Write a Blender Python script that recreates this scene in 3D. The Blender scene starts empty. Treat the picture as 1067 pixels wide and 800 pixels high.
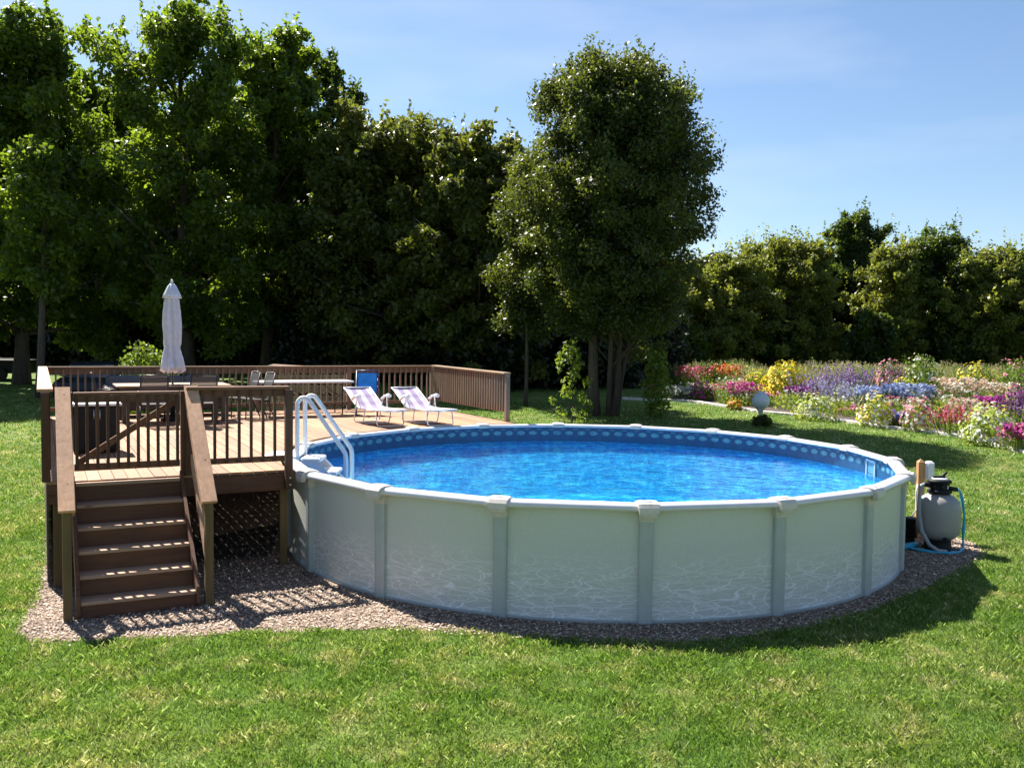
import bpy, math, random
import numpy as np
from mathutils import Matrix, Vector

# ------------------------------------------------------------------ camera, sky, sun, exposure
scene = bpy.context.scene
COL = scene.collection
F_PX, PITCH, ROLL, CAM_H = 966.0, 0.049547, 0.012058, 3.0549   # focal length in photo pixels (photo 1067 wide)
cam_d = bpy.data.cameras.new("camera")
cam = bpy.data.objects.new("camera", cam_d)
COL.objects.link(cam)
cam_d.sensor_width = 36.0
cam_d.lens = F_PX / 1067.0 * 36.0
cam_d.clip_end = 2000.0
cam.matrix_world = (Matrix.Translation((0, 0, CAM_H)) @ Matrix.Rotation(math.pi / 2 - PITCH, 4, 'X')
                    @ Matrix.Rotation(ROLL, 4, 'Z'))
scene.camera = cam

SUN_EL = math.radians(49.0)
SUN_AZ = math.atan2(-0.633, 0.774)          # sun stands behind the grove, left of the view axis
sun_dir = Vector((math.sin(SUN_AZ) * math.cos(SUN_EL), math.cos(SUN_AZ) * math.cos(SUN_EL), math.sin(SUN_EL)))
world = bpy.data.worlds.new("World")
scene.world = world
world.use_nodes = True
wn = world.node_tree.nodes
wl = world.node_tree.links
sky = wn.new("ShaderNodeTexSky")
sky.sky_type = 'NISHITA'
sky.sun_disc = False
sky.sun_elevation = SUN_EL
sky.sun_rotation = SUN_AZ
sky.altitude = 100
sky.air_density = 1.0
sky.dust_density = 0.5
sky.ozone_density = 4.0
# a few faint wisps of thin high cloud
tcw = wn.new("ShaderNodeTexCoord")
mpw = wn.new("ShaderNodeMapping")
mpw.inputs["Scale"].default_value = (1.6, 1.6, 7.0)
mpw.inputs["Rotation"].default_value = (0.25, 0.1, 0.0)
wl.new(tcw.outputs["Generated"], mpw.inputs[0])
nzw = wn.new("ShaderNodeTexNoise")
nzw.inputs["Scale"].default_value = 1.7
nzw.inputs["Detail"].default_value = 6.0
wl.new(mpw.outputs[0], nzw.inputs["Vector"])
rpw = wn.new("ShaderNodeValToRGB")
rpw.color_ramp.elements[0].position = 0.48
rpw.color_ramp.elements[0].color = (0, 0, 0, 1)
rpw.color_ramp.elements[1].position = 0.80
rpw.color_ramp.elements[1].color = (0.30, 0.30, 0.30, 1)
wl.new(nzw.outputs["Fac"], rpw.inputs[0])
mxw = wn.new("ShaderNodeMix")
mxw.data_type = 'RGBA'
wl.new(rpw.outputs[0], mxw.inputs[0])
wl.new(sky.outputs[0], mxw.inputs[6])
mxw.inputs[7].default_value = (6.2, 6.8, 7.6, 1)
wl.new(mxw.outputs[2], wn["Background"].inputs[0])
wn["Background"].inputs[1].default_value = 0.055
sd = bpy.data.lights.new("sun", 'SUN')
sd.energy = 5.0
sd.angle = math.radians(0.5)
sd.color = (1.0, 0.95, 0.86)
so = bpy.data.objects.new("sun", sd)
COL.objects.link(so)
so.rotation_euler = (-sun_dir).to_track_quat('-Z', 'Y').to_euler()
scene.view_settings.view_transform = 'Standard'
scene.view_settings.look = 'None'
scene.view_settings.exposure = 1.5
scene.view_settings.gamma = 1.0
scene.cycles.max_bounces = 8
scene.cycles.transparent_max_bounces = 12

# ------------------------------------------------------------------ helpers
rng = np.random.default_rng(7)
random.seed(7)
PI = math.pi


def gz(y):
    """ground height: level round the pool, rising gently behind it"""
    t = np.maximum(0.0, np.asarray(y, float) - 20.0)
    h = 0.04 * t * t / (t + 2.0)
    return np.where(t > 45, 0.04 * 45 * 45 / 47.0 + (t - 45) * 0.012, h)


def gpt(px, py):
    """point of the ground seen at a photo pixel"""
    X, Y = px - 533.5, py - 400.0
    cr, sr = math.cos(ROLL), math.sin(ROLL)
    a, b = (X * cr + Y * sr) / F_PX, (-X * sr + Y * cr) / F_PX
    c, s = math.cos(PITCH), math.sin(PITCH)
    r = (a, c - b * s, -s - b * c)
    lo, hi = 3.0, 300.0
    for _ in range(50):
        m = (lo + hi) / 2
        if CAM_H + m * r[2] - float(gz(m * r[1])) > 0:
            lo = m
        else:
            hi = m
    return lo * r[0], lo * r[1], float(gz(lo * r[1]))


def new_mat(name):
    m = bpy.data.materials.new(name)
    m.use_nodes = True
    nt = m.node_tree
    return m, nt, nt.nodes["Principled BSDF"], nt.nodes["Material Output"]


def N(nt, kind, **kw):
    n = nt.nodes.new("ShaderNode" + kind)
    for k, v in kw.items():
        if k == "inp":
            for i, val in v.items():
                n.inputs[i].default_value = val
        else:
            setattr(n, k, v)
    return n


def ramp(nt, src, stops):
    r = nt.nodes.new("ShaderNodeValToRGB")
    el = r.color_ramp.elements
    while len(el) < len(stops):
        el.new(0.5)
    for e, (p, c) in zip(el, stops):
        e.position = p
        e.color = (c[0], c[1], c[2], 1)
    nt.links.new(src, r.inputs[0])
    return r.outputs[0]


def mixc(nt, fac, a, b, mode='MIX'):
    m = nt.nodes.new("ShaderNodeMix")
    m.data_type = 'RGBA'
    m.blend_type = mode
    for sock, v in ((m.inputs[0], fac), (m.inputs[6], a), (m.inputs[7], b)):
        if isinstance(v, bpy.types.NodeSocket):
            nt.links.new(v, sock)
        elif isinstance(v, (tuple, list)):
            sock.default_value = (v[0], v[1], v[2], 1)
        else:
            sock.default_value = v
    return m.outputs[2]


def math_n(nt, op, a, b=None, clamp=False):
    m = nt.nodes.new("ShaderNodeMath")
    m.operation = op
    m.use_clamp = clamp
    for i, v in enumerate((a, b)):
        if v is None:
            continue
        if isinstance(v, bpy.types.NodeSocket):
            nt.links.new(v, m.inputs[i])
        else:
            m.inputs[i].default_value = v
    return m.outputs[0]


def coords(nt, which="Object", scale=(1, 1, 1)):
    tc = nt.nodes.new("ShaderNodeTexCoord")
    mp = nt.nodes.new("ShaderNodeMapping")
    mp.inputs["Scale"].default_value = scale
    nt.links.new(tc.outputs[which], mp.inputs[0])
    return mp.outputs[0]


def noise(nt, vec, scale, detail=3.0, rough=0.55, dist=0.0):
    n = nt.nodes.new("ShaderNodeTexNoise")
    n.inputs["Scale"].default_value = scale
    n.inputs["Detail"].default_value = detail
    n.inputs["Roughness"].default_value = rough
    n.inputs["Distortion"].default_value = dist
    nt.links.new(vec, n.inputs["Vector"])
    return n.outputs["Fac"]


def bump(nt, h, bsdf, strength, dist):
    b = nt.nodes.new("ShaderNodeBump")
    b.inputs["Strength"].default_value = strength
    b.inputs["Distance"].default_value = dist
    nt.links.new(h, b.inputs["Height"])
    nt.links.new(b.outputs[0], bsdf.inputs["Normal"])
    return b


def isl(nt):
    return nt.nodes.new("ShaderNodeNewGeometry").outputs["Random Per Island"]


def wood(name, dark, light, axis, rough=0.75, grey=None):
    m, nt, b, o = new_mat(name)
    sc = [22, 22, 22]
    sc['xyz'.index(axis)] = 1.6
    v = coords(nt, "Object", sc)
    n1 = noise(nt, v, 1.0, 5, 0.6, 0.4)
    c = ramp(nt, n1, [(0.25, dark), (0.72, light)])
    r = isl(nt)
    c = mixc(nt, 1.0, c, ramp(nt, r, [(0, (0.72, 0.70, 0.70)), (1, (1.2, 1.17, 1.12))]), 'MULTIPLY')
    v2 = coords(nt, "Object", (1, 1, 1))
    n2 = noise(nt, v2, 1.3, 4)
    c = mixc(nt, 1.0, c, ramp(nt, n2, [(0.3, (0.8, 0.8, 0.82)), (0.7, (1.1, 1.08, 1.05))]), 'MULTIPLY')
    ks = [7, 7, 7]
    ks['xyz'.index(axis)] = 1.9
    kv = N(nt, "TexVoronoi", inp={"Scale": 1.0})
    nt.links.new(coords(nt, "Object", ks), kv.inputs["Vector"])
    c = mixc(nt, 1.0, c, ramp(nt, kv.outputs["Distance"], [(0.04, (0.42, 0.36, 0.32)), (0.13, (1, 1, 1))]), 'MULTIPLY')
    nt.links.new(c, b.inputs["Base Color"])
    b.inputs["Roughness"].default_value = rough
    bump(nt, n1, b, 0.35, 0.004)
    return m


def plain(name, col, rough=0.5, metal=0.0, var=0.12, nscale=14.0, spec=0.5):
    m, nt, b, o = new_mat(name)
    v = coords(nt)
    n = noise(nt, v, nscale, 4)
    lo = tuple(c * (1 - var) for c in col)
    hi = tuple(min(1, c * (1 + var)) for c in col)
    nt.links.new(ramp(nt, n, [(0.3, lo), (0.7, hi)]), b.inputs["Base Color"])
    b.inputs["Roughness"].default_value = rough
    b.inputs["Metallic"].default_value = metal
    b.inputs["Specular IOR Level"].default_value = spec
    return m


def leafmat(name, dark, light, trans, tfac=0.35, rough=0.45):
    m, nt, b, o = new_mat(name)
    r = isl(nt)
    v = coords(nt)
    n = noise(nt, v, 0.45, 3)
    c = ramp(nt, r, [(0, dark), (1, light)])
    tint = ramp(nt, n, [(0.35, (0.75, 0.8, 0.8)), (0.68, (1.25, 1.18, 0.95))])
    c = mixc(nt, 1.0, c, tint, 'MULTIPLY')
    nt.links.new(c, b.inputs["Base Color"])
    b.inputs["Roughness"].default_value = rough
    b.inputs["Specular IOR Level"].default_value = 0.35
    t = N(nt, "BsdfTranslucent")
    tc = mixc(nt, 1.0, ramp(nt, r, [(0, tuple(0.7 * x for x in trans)), (1, trans)]), tint, 'MULTIPLY')
    nt.links.new(tc, t.inputs[0])
    mx = N(nt, "MixShader", inp={0: tfac})
    nt.links.new(b.outputs[0], mx.inputs[1])
    nt.links.new(t.outputs[0], mx.inputs[2])
    nt.links.new(mx.outputs[0], o.inputs[0])
    return m


class MB:
    """collects boxes, tubes, lathes and prisms into one mesh"""

    def __init__(self):
        self.v, self.f, self.uv, self.sm = [], [], {}, set()

    def add(self, vs, fs, smooth=False):
        o = len(self.v)
        self.v += [tuple(p) for p in vs]
        for f in fs:
            if smooth:
                self.sm.add(len(self.f))
            self.f.append(tuple(i + o for i in f))
        return self

    def box(self, c, s, rot=None, bev=0.0):
        x, y, z = s[0] / 2, s[1] / 2, s[2] / 2
        if bev <= 0:
            P = [(-x, -y, -z), (x, -y, -z), (x, y, -z), (-x, y, -z), (-x, -y, z), (x, -y, z), (x, y, z), (-x, y, z)]
            Fc = [(0, 3, 2, 1), (4, 5, 6, 7), (0, 1, 5, 4), (1, 2, 6, 5), (2, 3, 7, 6), (3, 0, 4, 7)]
        else:
            bv = min(bev, 0.45 * min(s))
            P, Fc = [], []
            rings = [(-z, bv), (-z + bv, 0), (z - bv, 0), (z, bv)]
            for zz, ins in rings:
                xi, yi = x - ins, y - ins
                cxy = bv
                P += [(-xi + cxy, -yi, zz), (xi - cxy, -yi, zz), (xi, -yi + cxy, zz), (xi, yi - cxy, zz),
                      (xi - cxy, yi, zz), (-xi + cxy, yi, zz), (-xi, yi - cxy, zz), (-xi, -yi + cxy, zz)]
            for k in range(3):
                for i in range(8):
                    j = (i + 1) % 8
                    Fc.append((k * 8 + i, k * 8 + j, k * 8 + 8 + j, k * 8 + 8 + i))
            Fc.append(tuple(range(7, -1, -1)))
            Fc.append(tuple(range(24, 32)))
        M = rot if rot is not None else Matrix.Identity(3)
        C = Vector(c)
        return self.add([tuple(M @ Vector(p) + C) for p in P], Fc)

    def beam(self, a, b, w, h, up=(0, 0, 1), bev=0.0):
        a, b = Vector(a), Vector(b)
        d = (b - a)
        L = d.length
        d.normalize()
        side = d.cross(Vector(up))
        if side.length < 1e-4:
            side = Vector((1, 0, 0))
        side.normalize()
        u2 = side.cross(d)
        M = Matrix((d, side, u2)).transposed()
        return self.box((a + b) / 2, (L, w, h), M, bev)

    def tube(self, pts, r, n=8, cap=True, smooth=True):
        pts = [Vector(p) for p in pts]
        rs = r if isinstance(r, (list, tuple)) else [r] * len(pts)
        P, Fc = [], []
        prev = None
        for i, p in enumerate(pts):
            d = (pts[min(i + 1, len(pts) - 1)] - pts[max(i - 1, 0)]).normalized()
            if prev is None:
                s = d.cross(Vector((0, 0, 1)))
                if s.length < 0.1:
                    s = d.cross(Vector((1, 0, 0)))
            else:
                s = prev - d * prev.dot(d)
            s.normalize()
            prev = s
            t = d.cross(s)
            for k in range(n):
                a = 2 * PI * k / n
                P.append(p + (s * math.cos(a) + t * math.sin(a)) * rs[i])
        for i in range(len(pts) - 1):
            for k in range(n):
                k2 = (k + 1) % n
                Fc.append((i * n + k, i * n + k2, (i + 1) * n + k2, (i + 1) * n + k))
        self.add(P, Fc, smooth)
        if cap:
            o = len(self.v) - len(P)
            self.f.append(tuple(o + k for k in range(n - 1, -1, -1)))
            e = o + (len(pts) - 1) * n
            self.f.append(tuple(e + k for k in range(n)))
        return self

    def lathe(self, prof, c=(0, 0, 0), n=28, smooth=True, wob=None):
        P, Fc = [], []
        for i, (r, z) in enumerate(prof):
            for k in range(n):
                a = 2 * PI * k / n
                rr = r * (wob(a, i) if wob else 1.0)
                P.append((c[0] + rr * math.cos(a), c[1] + rr * math.sin(a), c[2] + z))
        for i in range(len(prof) - 1):
            for k in range(n):
                k2 = (k + 1) % n
                Fc.append((i * n + k, i * n + k2, (i + 1) * n + k2, (i + 1) * n + k))
        Fc.append(tuple(range(n - 1, -1, -1)))
        Fc.append(tuple((len(prof) - 1) * n + k for k in range(n)))
        return self.add(P, Fc, smooth)

    def build(self, name, mat, parent=None):
        me = bpy.data.meshes.new(name)
        me.from_pydata(self.v, [], self.f)
        me.materials.append(mat)
        if self.sm:
            fl = np.zeros(len(self.f), bool)
            fl[list(self.sm)] = True
            me.polygons.foreach_set("use_smooth", fl)
        me.update()
        return link(name, me, parent)


def link(name, me, parent=None):
    o = bpy.data.objects.new(name, me)
    COL.objects.link(o)
    if parent:
        o.parent = parent
    return o


def np_mesh(name, V, k, mat, parent=None, smooth=False, uv=None):
    """V: (n, k, 3) array: n separate k-gons in one mesh"""
    n = V.shape[0]
    me = bpy.data.meshes.new(name)
    me.vertices.add(n * k)
    me.vertices.foreach_set("co", V.reshape(-1).astype(np.float32))
    me.loops.add(n * k)
    me.loops.foreach_set("vertex_index", np.arange(n * k, dtype=np.int32))
    me.polygons.add(n)
    me.polygons.foreach_set("loop_start", np.arange(0, n * k, k, dtype=np.int32))
    me.update(calc_edges=True)
    me.materials.append(mat)
    if smooth:
        me.polygons.foreach_set("use_smooth", np.ones(n, bool))
    return link(name, me, parent)


def tag(o, label=None, cat=None, group=None, kind=None):
    if label:
        o["label"] = label
    if cat:
        o["category"] = cat
    if group:
        o["group"] = group
    if kind:
        o["kind"] = kind
    return o


def thing(name, label, cat, loc=(0, 0, 0), rz=0.0, group=None):
    o = bpy.data.objects.new(name, None)
    COL.objects.link(o)
    o.location = loc
    o.rotation_euler = (0, 0, rz)
    return tag(o, label, cat, group)


def dup(root, loc, rz, label=None, scale=None):
    """a copy of a thing with copies of its parts and sub-parts"""
    r = root.copy()
    COL.objects.link(r)
    r.location = loc
    r.rotation_euler = (0, 0, rz)
    if scale:
        r.scale = scale
    if label:
        r["label"] = label
    for ch in list(root.children):
        c = ch.copy()
        COL.objects.link(c)
        c.parent = r
        for g in list(ch.children):
            d = g.copy()
            COL.objects.link(d)
            d.parent = c
    return r


def inside(poly, x, y):
    x, y = np.asarray(x), np.asarray(y)
    res = np.zeros(x.shape, bool)
    n = len(poly)
    for i in range(n):
        x1, y1 = poly[i]
        x2, y2 = poly[(i + 1) % n]
        cond = (y1 > y) != (y2 > y)
        xi = (x2 - x1) * (y - y1) / ((y2 - y1) if y2 != y1 else 1e-9) + x1
        res ^= cond & (x < xi)
    return res


# ------------------------------------------------------------------ materials
M_deck = wood("deck_boards", (0.275, 0.135, 0.066), (0.41, 0.225, 0.118), 'y')
M_rail_y = wood("rail_wood_along_lit", (0.40, 0.205, 0.11), (0.60, 0.36, 0.22), 'y')  # rail wood lightened, sunlight on the caps painted into its colour
M_rail_x = wood("rail_wood_across_shaded", (0.14, 0.062, 0.031), (0.24, 0.118, 0.065), 'x')  # same rail wood darkened, shade of the camera-side faces painted in
M_rail_z = wood("rail_wood_upright_shaded", (0.06, 0.025, 0.012), (0.11, 0.05, 0.026), 'z')  # darkest copy of the rail wood, shade on uprights painted in
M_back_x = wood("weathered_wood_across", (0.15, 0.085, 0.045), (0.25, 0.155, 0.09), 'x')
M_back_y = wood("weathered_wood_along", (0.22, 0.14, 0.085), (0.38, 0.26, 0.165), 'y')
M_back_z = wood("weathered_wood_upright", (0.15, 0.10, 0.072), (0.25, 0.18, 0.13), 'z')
M_post = wood("treated_post", (0.10, 0.062, 0.020), (0.16, 0.105, 0.040), 'z')
M_step = wood("step_wood_shaded", (0.085, 0.033, 0.015), (0.16, 0.068, 0.032), 'x')  # stair wood darkened, shade on the risers painted into its colour
M_tread = wood("tread_wood_lit", (0.33, 0.20, 0.13), (0.47, 0.31, 0.21), 'x')  # same stair wood lightened, sunlight on the treads painted in
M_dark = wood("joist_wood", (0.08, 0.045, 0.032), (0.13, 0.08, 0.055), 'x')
M_steel = plain("galvanised_steel", (0.5, 0.5, 0.5), 0.35, 0.9)
M_white = plain("white_plastic", (0.72, 0.72, 0.75), 0.4, 0, 0.05)
M_railp = plain("pool_rail_resin", (0.66, 0.64, 0.68), 0.2, 0, 0.05, 6)
M_upr = plain("pool_upright_paint", (0.42, 0.45, 0.43), 0.4, 0, 0.06, 6)
M_cap = plain("pool_cap_resin", (0.60, 0.545, 0.50), 0.38, 0, 0.08, 20)
M_black = plain("black_plastic", (0.012, 0.012, 0.014), 0.6, 0, 0.3, 14, 0.25)
M_blacksheen = plain("black_metal", (0.02, 0.02, 0.022), 0.3, 0.2, 0.3)
M_tank = plain("grey_tank_plastic", (0.30, 0.285, 0.27), 0.45, 0, 0.06, 5)
M_hose = plain("blue_hose_vinyl", (0.03, 0.36, 0.55), 0.4, 0, 0.15)
M_ghose = plain("grey_hose_vinyl", (0.30, 0.30, 0.31), 0.45, 0, 0.1)
M_orange = wood("cedar_post", (0.42, 0.22, 0.08), (0.58, 0.34, 0.15), 'z')
M_umb = plain("umbrella_cloth", (0.56, 0.57, 0.66), 0.9, 0, 0.08, 9)
M_frame = plain("white_tube_paint", (0.72, 0.72, 0.73), 0.35, 0, 0.05)
M_dframe = plain("dark_bronze_metal", (0.045, 0.035, 0.03), 0.4, 0.3, 0.2)
M_sling = plain("grey_sling_mesh", (0.085, 0.08, 0.08), 0.8, 0, 0.1, 60)
nt = M_sling.node_tree
_b, _o = nt.nodes["Principled BSDF"], nt.nodes["Material Output"]
_t = N(nt, "BsdfTransparent")
_m = N(nt, "MixShader", inp={0: 0.38})
nt.links.new(_b.outputs[0], _m.inputs[1])
nt.links.new(_t.outputs[0], _m.inputs[2])
nt.links.new(_m.outputs[0], _o.inputs[0])
M_slinglt = plain("pale_sling_mesh", (0.42, 0.43, 0.44), 0.8, 0, 0.1, 60)
M_ttop = wood("table_top_wood", (0.36, 0.24, 0.16), (0.52, 0.37, 0.26), 'x')
M_bluech = plain("blue_sling", (0.02, 0.28, 0.78), 0.45, 0, 0.15, 8)
M_sofa = plain("blue_grey_cushion", (0.085, 0.09, 0.105), 0.9, 0, 0.08, 10)
M_globe = plain("white_glazed_globe", (0.52, 0.58, 0.62), 0.25, 0, 0.06, 4)
M_stone = plain("bed_border_stone", (0.50, 0.47, 0.42), 0.9, 0, 0.3, 12)
M_carp = plain("dark_car_paint", (0.02, 0.022, 0.03), 0.25, 0.3, 0.1)
M_glass = plain("car_glass", (0.05, 0.06, 0.07), 0.08, 0, 0.1)
M_bark = wood("tree_bark", (0.035, 0.028, 0.022), (0.10, 0.08, 0.062), 'z', 0.95)
M_barkp = wood("pale_tree_bark", (0.06, 0.055, 0.05), (0.15, 0.13, 0.12), 'z', 0.95)


def ground_colour(nt, v, straw=0.5):
    n1 = noise(nt, v, 0.55, 5, 0.6)
    n2 = noise(nt, v, 2.3, 4, 0.6, 0.6)
    n3 = noise(nt, v, 14.0, 3, 0.6)
    c = ramp(nt, n1, [(0.3, (0.080, 0.155, 0.024)), (0.52, (0.124, 0.198, 0.040)), (0.75, (0.200, 0.246, 0.082))])
    c = mixc(nt, math_n(nt, 'MULTIPLY', ramp(nt, n2, [(0.50, (0, 0, 0)), (0.74, (1, 1, 1))]), straw), c, (0.40, 0.36, 0.18))
    c = mixc(nt, 1.0, c, ramp(nt, n3, [(0.3, (0.7, 0.74, 0.7)), (0.7, (1.2, 1.16, 1.1))]), 'MULTIPLY')
    return c


M_lawn, nt, b, o = new_mat("lawn_soil")
v = coords(nt)
c = ground_colour(nt, v, 0.68)
nf = noise(nt, coords(nt, "Object", (60, 25, 1)), 1.0, 4, 0.7)
c = mixc(nt, 1.0, c, ramp(nt, nf, [(0.3, (0.55, 0.6, 0.5)), (0.7, (1.15, 1.15, 1.1))]), 'MULTIPLY')
nt.links.new(c, b.inputs["Base Color"])
b.inputs["Roughness"].default_value = 0.9
b.inputs["Specular IOR Level"].default_value = 0.15
bump(nt, nf, b, 0.8, 0.03)

M_blade, nt, b, o = new_mat("grass_blades")
v = coords(nt)
c = ground_colour(nt, v, 0.68)
r = isl(nt)
c = mixc(nt, 1.0, c, ramp(nt, r, [(0, (0.62, 0.78, 0.5)), (0.4, (0.95, 0.97, 0.9)), (0.72, (1.25, 1.15, 1.1)), (0.86, (1.9, 1.6, 2.6)), (1.0, (2.9, 2.3, 5.2))]), 'MULTIPLY')
nt.links.new(c, b.inputs["Base Color"])
b.inputs["Roughness"].default_value = 0.42
b.inputs["Specular IOR Level"].default_value = 0.4
t = N(nt, "BsdfTranslucent")
nt.links.new(mixc(nt, 1.0, c, (1.3, 1.35, 0.8), 'MULTIPLY'), t.inputs[0])
mx = N(nt, "MixShader", inp={0: 0.45})
nt.links.new(b.outputs[0], mx.inputs[1])
nt.links.new(t.outputs[0], mx.inputs[2])
nt.links.new(mx.outputs[0], o.inputs[0])

M_gravel, nt, b, o = new_mat("gravel_base")
v = coords(nt)
n1 = noise(nt, v, 30, 4, 0.7)
n2 = noise(nt, v, 1.2, 3)
c = ramp(nt, n1, [(0.3, (0.08, 0.055, 0.042)), (0.55, (0.28, 0.21, 0.16)), (0.72, (0.45, 0.36, 0.28))])
c = mixc(nt, 1.0, c, ramp(nt, n2, [(0.3, (0.75, 0.72, 0.7)), (0.7, (1.15, 1.1, 1.05))]), 'MULTIPLY')
nt.links.new(c, b.inputs["Base Color"])
b.inputs["Roughness"].default_value = 0.95
bump(nt, n1, b, 1.0, 0.03)

M_pebble, nt, b, o = new_mat("gravel_stones")
r = isl(nt)
c = ramp(nt, r, [(0, (0.045, 0.028, 0.02)), (0.25, (0.16, 0.105, 0.072)), (0.6, (0.34, 0.245, 0.18)), (0.88, (0.47, 0.37, 0.29)), (1, (0.64, 0.55, 0.46))])
nt.links.new(c, b.inputs["Base Color"])
b.inputs["Roughness"].default_value = 0.85

# pool wall: pale panel with a printed pattern of thin white bending lines over its lower half
M_wall, nt, b, o = new_mat("pool_wall_print")
uvn = N(nt, "UVMap")
sep = N(nt, "SeparateXYZ")
nt.links.new(uvn.outputs[0], sep.inputs[0])
U_, V_ = sep.outputs[0], sep.outputs[1]
lines = None
for k, (sx, sy, off, th) in enumerate(((1.5, 8.0, 3.1, 0.026), (2.4, 11.5, 11.7, 0.036), (1.1, 7.0, 23.3, 0.022), (1.9, 9.5, 41.3, 0.030), (3.0, 14.0, 57.1, 0.040))):
    mp = N(nt, "Mapping")
    mp.inputs["Scale"].default_value = (sx, sy, 1)
    mp.inputs["Location"].default_value = (off, off * 0.7, off)
    mp.inputs["Rotation"].default_value = (0, 0, (0.10, -0.08, 0.04, -0.14, 0.06)[k])
    nt.links.new(uvn.outputs[0], mp.inputs[0])
    wq = N(nt, "TexNoise", inp={"Scale": 0.9, "Detail": 1.0})
    nt.links.new(mp.outputs[0], wq.inputs["Vector"])
    va_ = N(nt, "VectorMath", operation='MULTIPLY_ADD')
    nt.links.new(wq.outputs["Color"], va_.inputs[0])
    va_.inputs[1].default_value = (1.3, 1.5, 0)
    nt.links.new(mp.outputs[0], va_.inputs[2])
    vo = N(nt, "TexVoronoi", feature='DISTANCE_TO_EDGE', voronoi_dimensions='2D', inp={"Scale": 1.0})
    nt.links.new(va_.outputs[0], vo.inputs["Vector"])
    ln = math_n(nt, 'MULTIPLY', math_n(nt, 'SUBTRACT', 1.0, math_n(nt, 'DIVIDE', vo.outputs["Distance"], th)), 1.6, True)
    ln = math_n(nt, 'MULTIPLY', ln, (1.0, 0.6, 0.9, 0.75, 0.5)[k])
    lines = ln if lines is None else math_n(nt, 'MAXIMUM', lines, ln)
fade = ramp(nt, V_, [(0.0, (1, 1, 1)), (0.42, (0.85, 0.85, 0.85)), (0.62, (0.35, 0.35, 0.35)), (0.80, (0, 0, 0))])
fac = math_n(nt, 'MULTIPLY', math_n(nt, 'MULTIPLY', lines, fade), 0.95)
grain = noise(nt, coords(nt), 55, 3, 0.7)
base = ramp(nt, grain, [(0.3, (0.55, 0.56, 0.505)), (0.7, (0.62, 0.63, 0.57))])
c = mixc(nt, fac, base, (0.90, 0.91, 0.90))
nt.links.new(c, b.inputs["Base Color"])
b.inputs["Roughness"].default_value = 0.38
bump(nt, grain, b, 0.12, 0.004)

# liner: blue vinyl with a printed band of pale ovals below the rim; caustic light painted as blue mottling further down
M_liner, nt, b, o = new_mat("pool_liner_print_caustics")
uvn = N(nt, "UVMap")
sep = N(nt, "SeparateXYZ")
nt.links.new(uvn.outputs[0], sep.inputs[0])
U_, V_ = sep.outputs[0], sep.outputs[1]


def ovals(per, vc, ru, rv, off=0.0):
    fr = math_n(nt, 'FRACT', math_n(nt, 'ADD', math_n(nt, 'DIVIDE', U_, per), off))
    du = math_n(nt, 'DIVIDE', math_n(nt, 'MULTIPLY', math_n(nt, 'SUBTRACT', fr, 0.5), per), ru)
    dv = math_n(nt, 'DIVIDE', math_n(nt, 'SUBTRACT', V_, vc), rv)
    rr = math_n(nt, 'ADD', math_n(nt, 'POWER', du, 2.0), math_n(nt, 'POWER', dv, 2.0))
    return math_n(nt, 'SUBTRACT', 1.0, math_n(nt, 'MULTIPLY', math_n(nt, 'SUBTRACT', rr, 0.55), 1.6), True)


n1 = noise(nt, coords(nt), 9, 3)
basec = ramp(nt, n1, [(0.3, (0.004, 0.045, 0.12)), (0.7, (0.008, 0.07, 0.17))])
vor = N(nt, "TexVoronoi", feature='F1', inp={"Scale": 7.5})
wv = coords(nt)
warp = N(nt, "TexNoise", inp={"Scale": 4.0, "Detail": 3.0})
nt.links.new(wv, warp.inputs["Vector"])
vadd = N(nt, "VectorMath", operation='MULTIPLY_ADD')
nt.links.new(warp.outputs["Color"], vadd.inputs[0])
vadd.inputs[1].default_value = (0.4, 0.4, 0.4)
nt.links.new(wv, vadd.inputs[2])
nt.links.new(vadd.outputs[0], vor.inputs["Vector"])
deepc = ramp(nt, vor.outputs["Distance"], [(0.10, (0.001, 0.085, 0.34)), (0.32, (0.002, 0.23, 0.62)), (0.58, (0.008, 0.46, 0.85)), (0.8, (0.30, 0.90, 0.97))])
isdeep = ramp(nt, V_, [(0.88, (1, 1, 1)), (0.90, (0, 0, 0))])
c = mixc(nt, isdeep, basec, deepc)
band = math_n(nt, 'MULTIPLY', math_n(nt, 'MAXIMUM', math_n(nt, 'MULTIPLY', ovals(0.25, 1.13, 0.085, 0.045), 1.0),
              math_n(nt, 'MULTIPLY', ovals(0.25, 1.205, 0.06, 0.016, 0.5), 0.55)), 0.8)
ovc = ramp(nt, noise(nt, coords(nt), 26, 3), [(0.35, (0.04, 0.22, 0.30)), (0.65, (0.17, 0.40, 0.43))])
c = mixc(nt, band, c, ovc)
nt.links.new(c, b.inputs["Base Color"])
b.inputs["Roughness"].default_value = 0.35

# water: a clear sheet, tinted; reflects by Fresnel over a rippled normal
M_water, nt, b, o = new_mat("pool_water")
nt.nodes.remove(b)
v = coords(nt)
w1 = noise(nt, coords(nt, "Object", (1, 1, 1)), 2.6, 3, 0.55, 0.5)
w2 = noise(nt, coords(nt, "Object", (1.0, 1.0, 1)), 8.5, 2, 0.5, 0.4)
hh = math_n(nt, 'ADD', w1, math_n(nt, 'MULTIPLY', w2, 0.42))
bp = N(nt, "Bump", inp={"Strength": 0.9, "Distance": 0.04})
nt.links.new(hh, bp.inputs["Height"])
fr = N(nt, "Fresnel", inp={"IOR": 1.33})
nt.links.new(bp.outputs[0], fr.inputs["Normal"])
gl = N(nt, "BsdfGlossy", inp={"Roughness": 0.03, "Color": (1, 1, 1, 1)})
nt.links.new(bp.outputs[0], gl.inputs["Normal"])
tr = N(nt, "BsdfTransparent", inp={"Color": (0.62, 0.90, 0.98, 1)})
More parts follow.
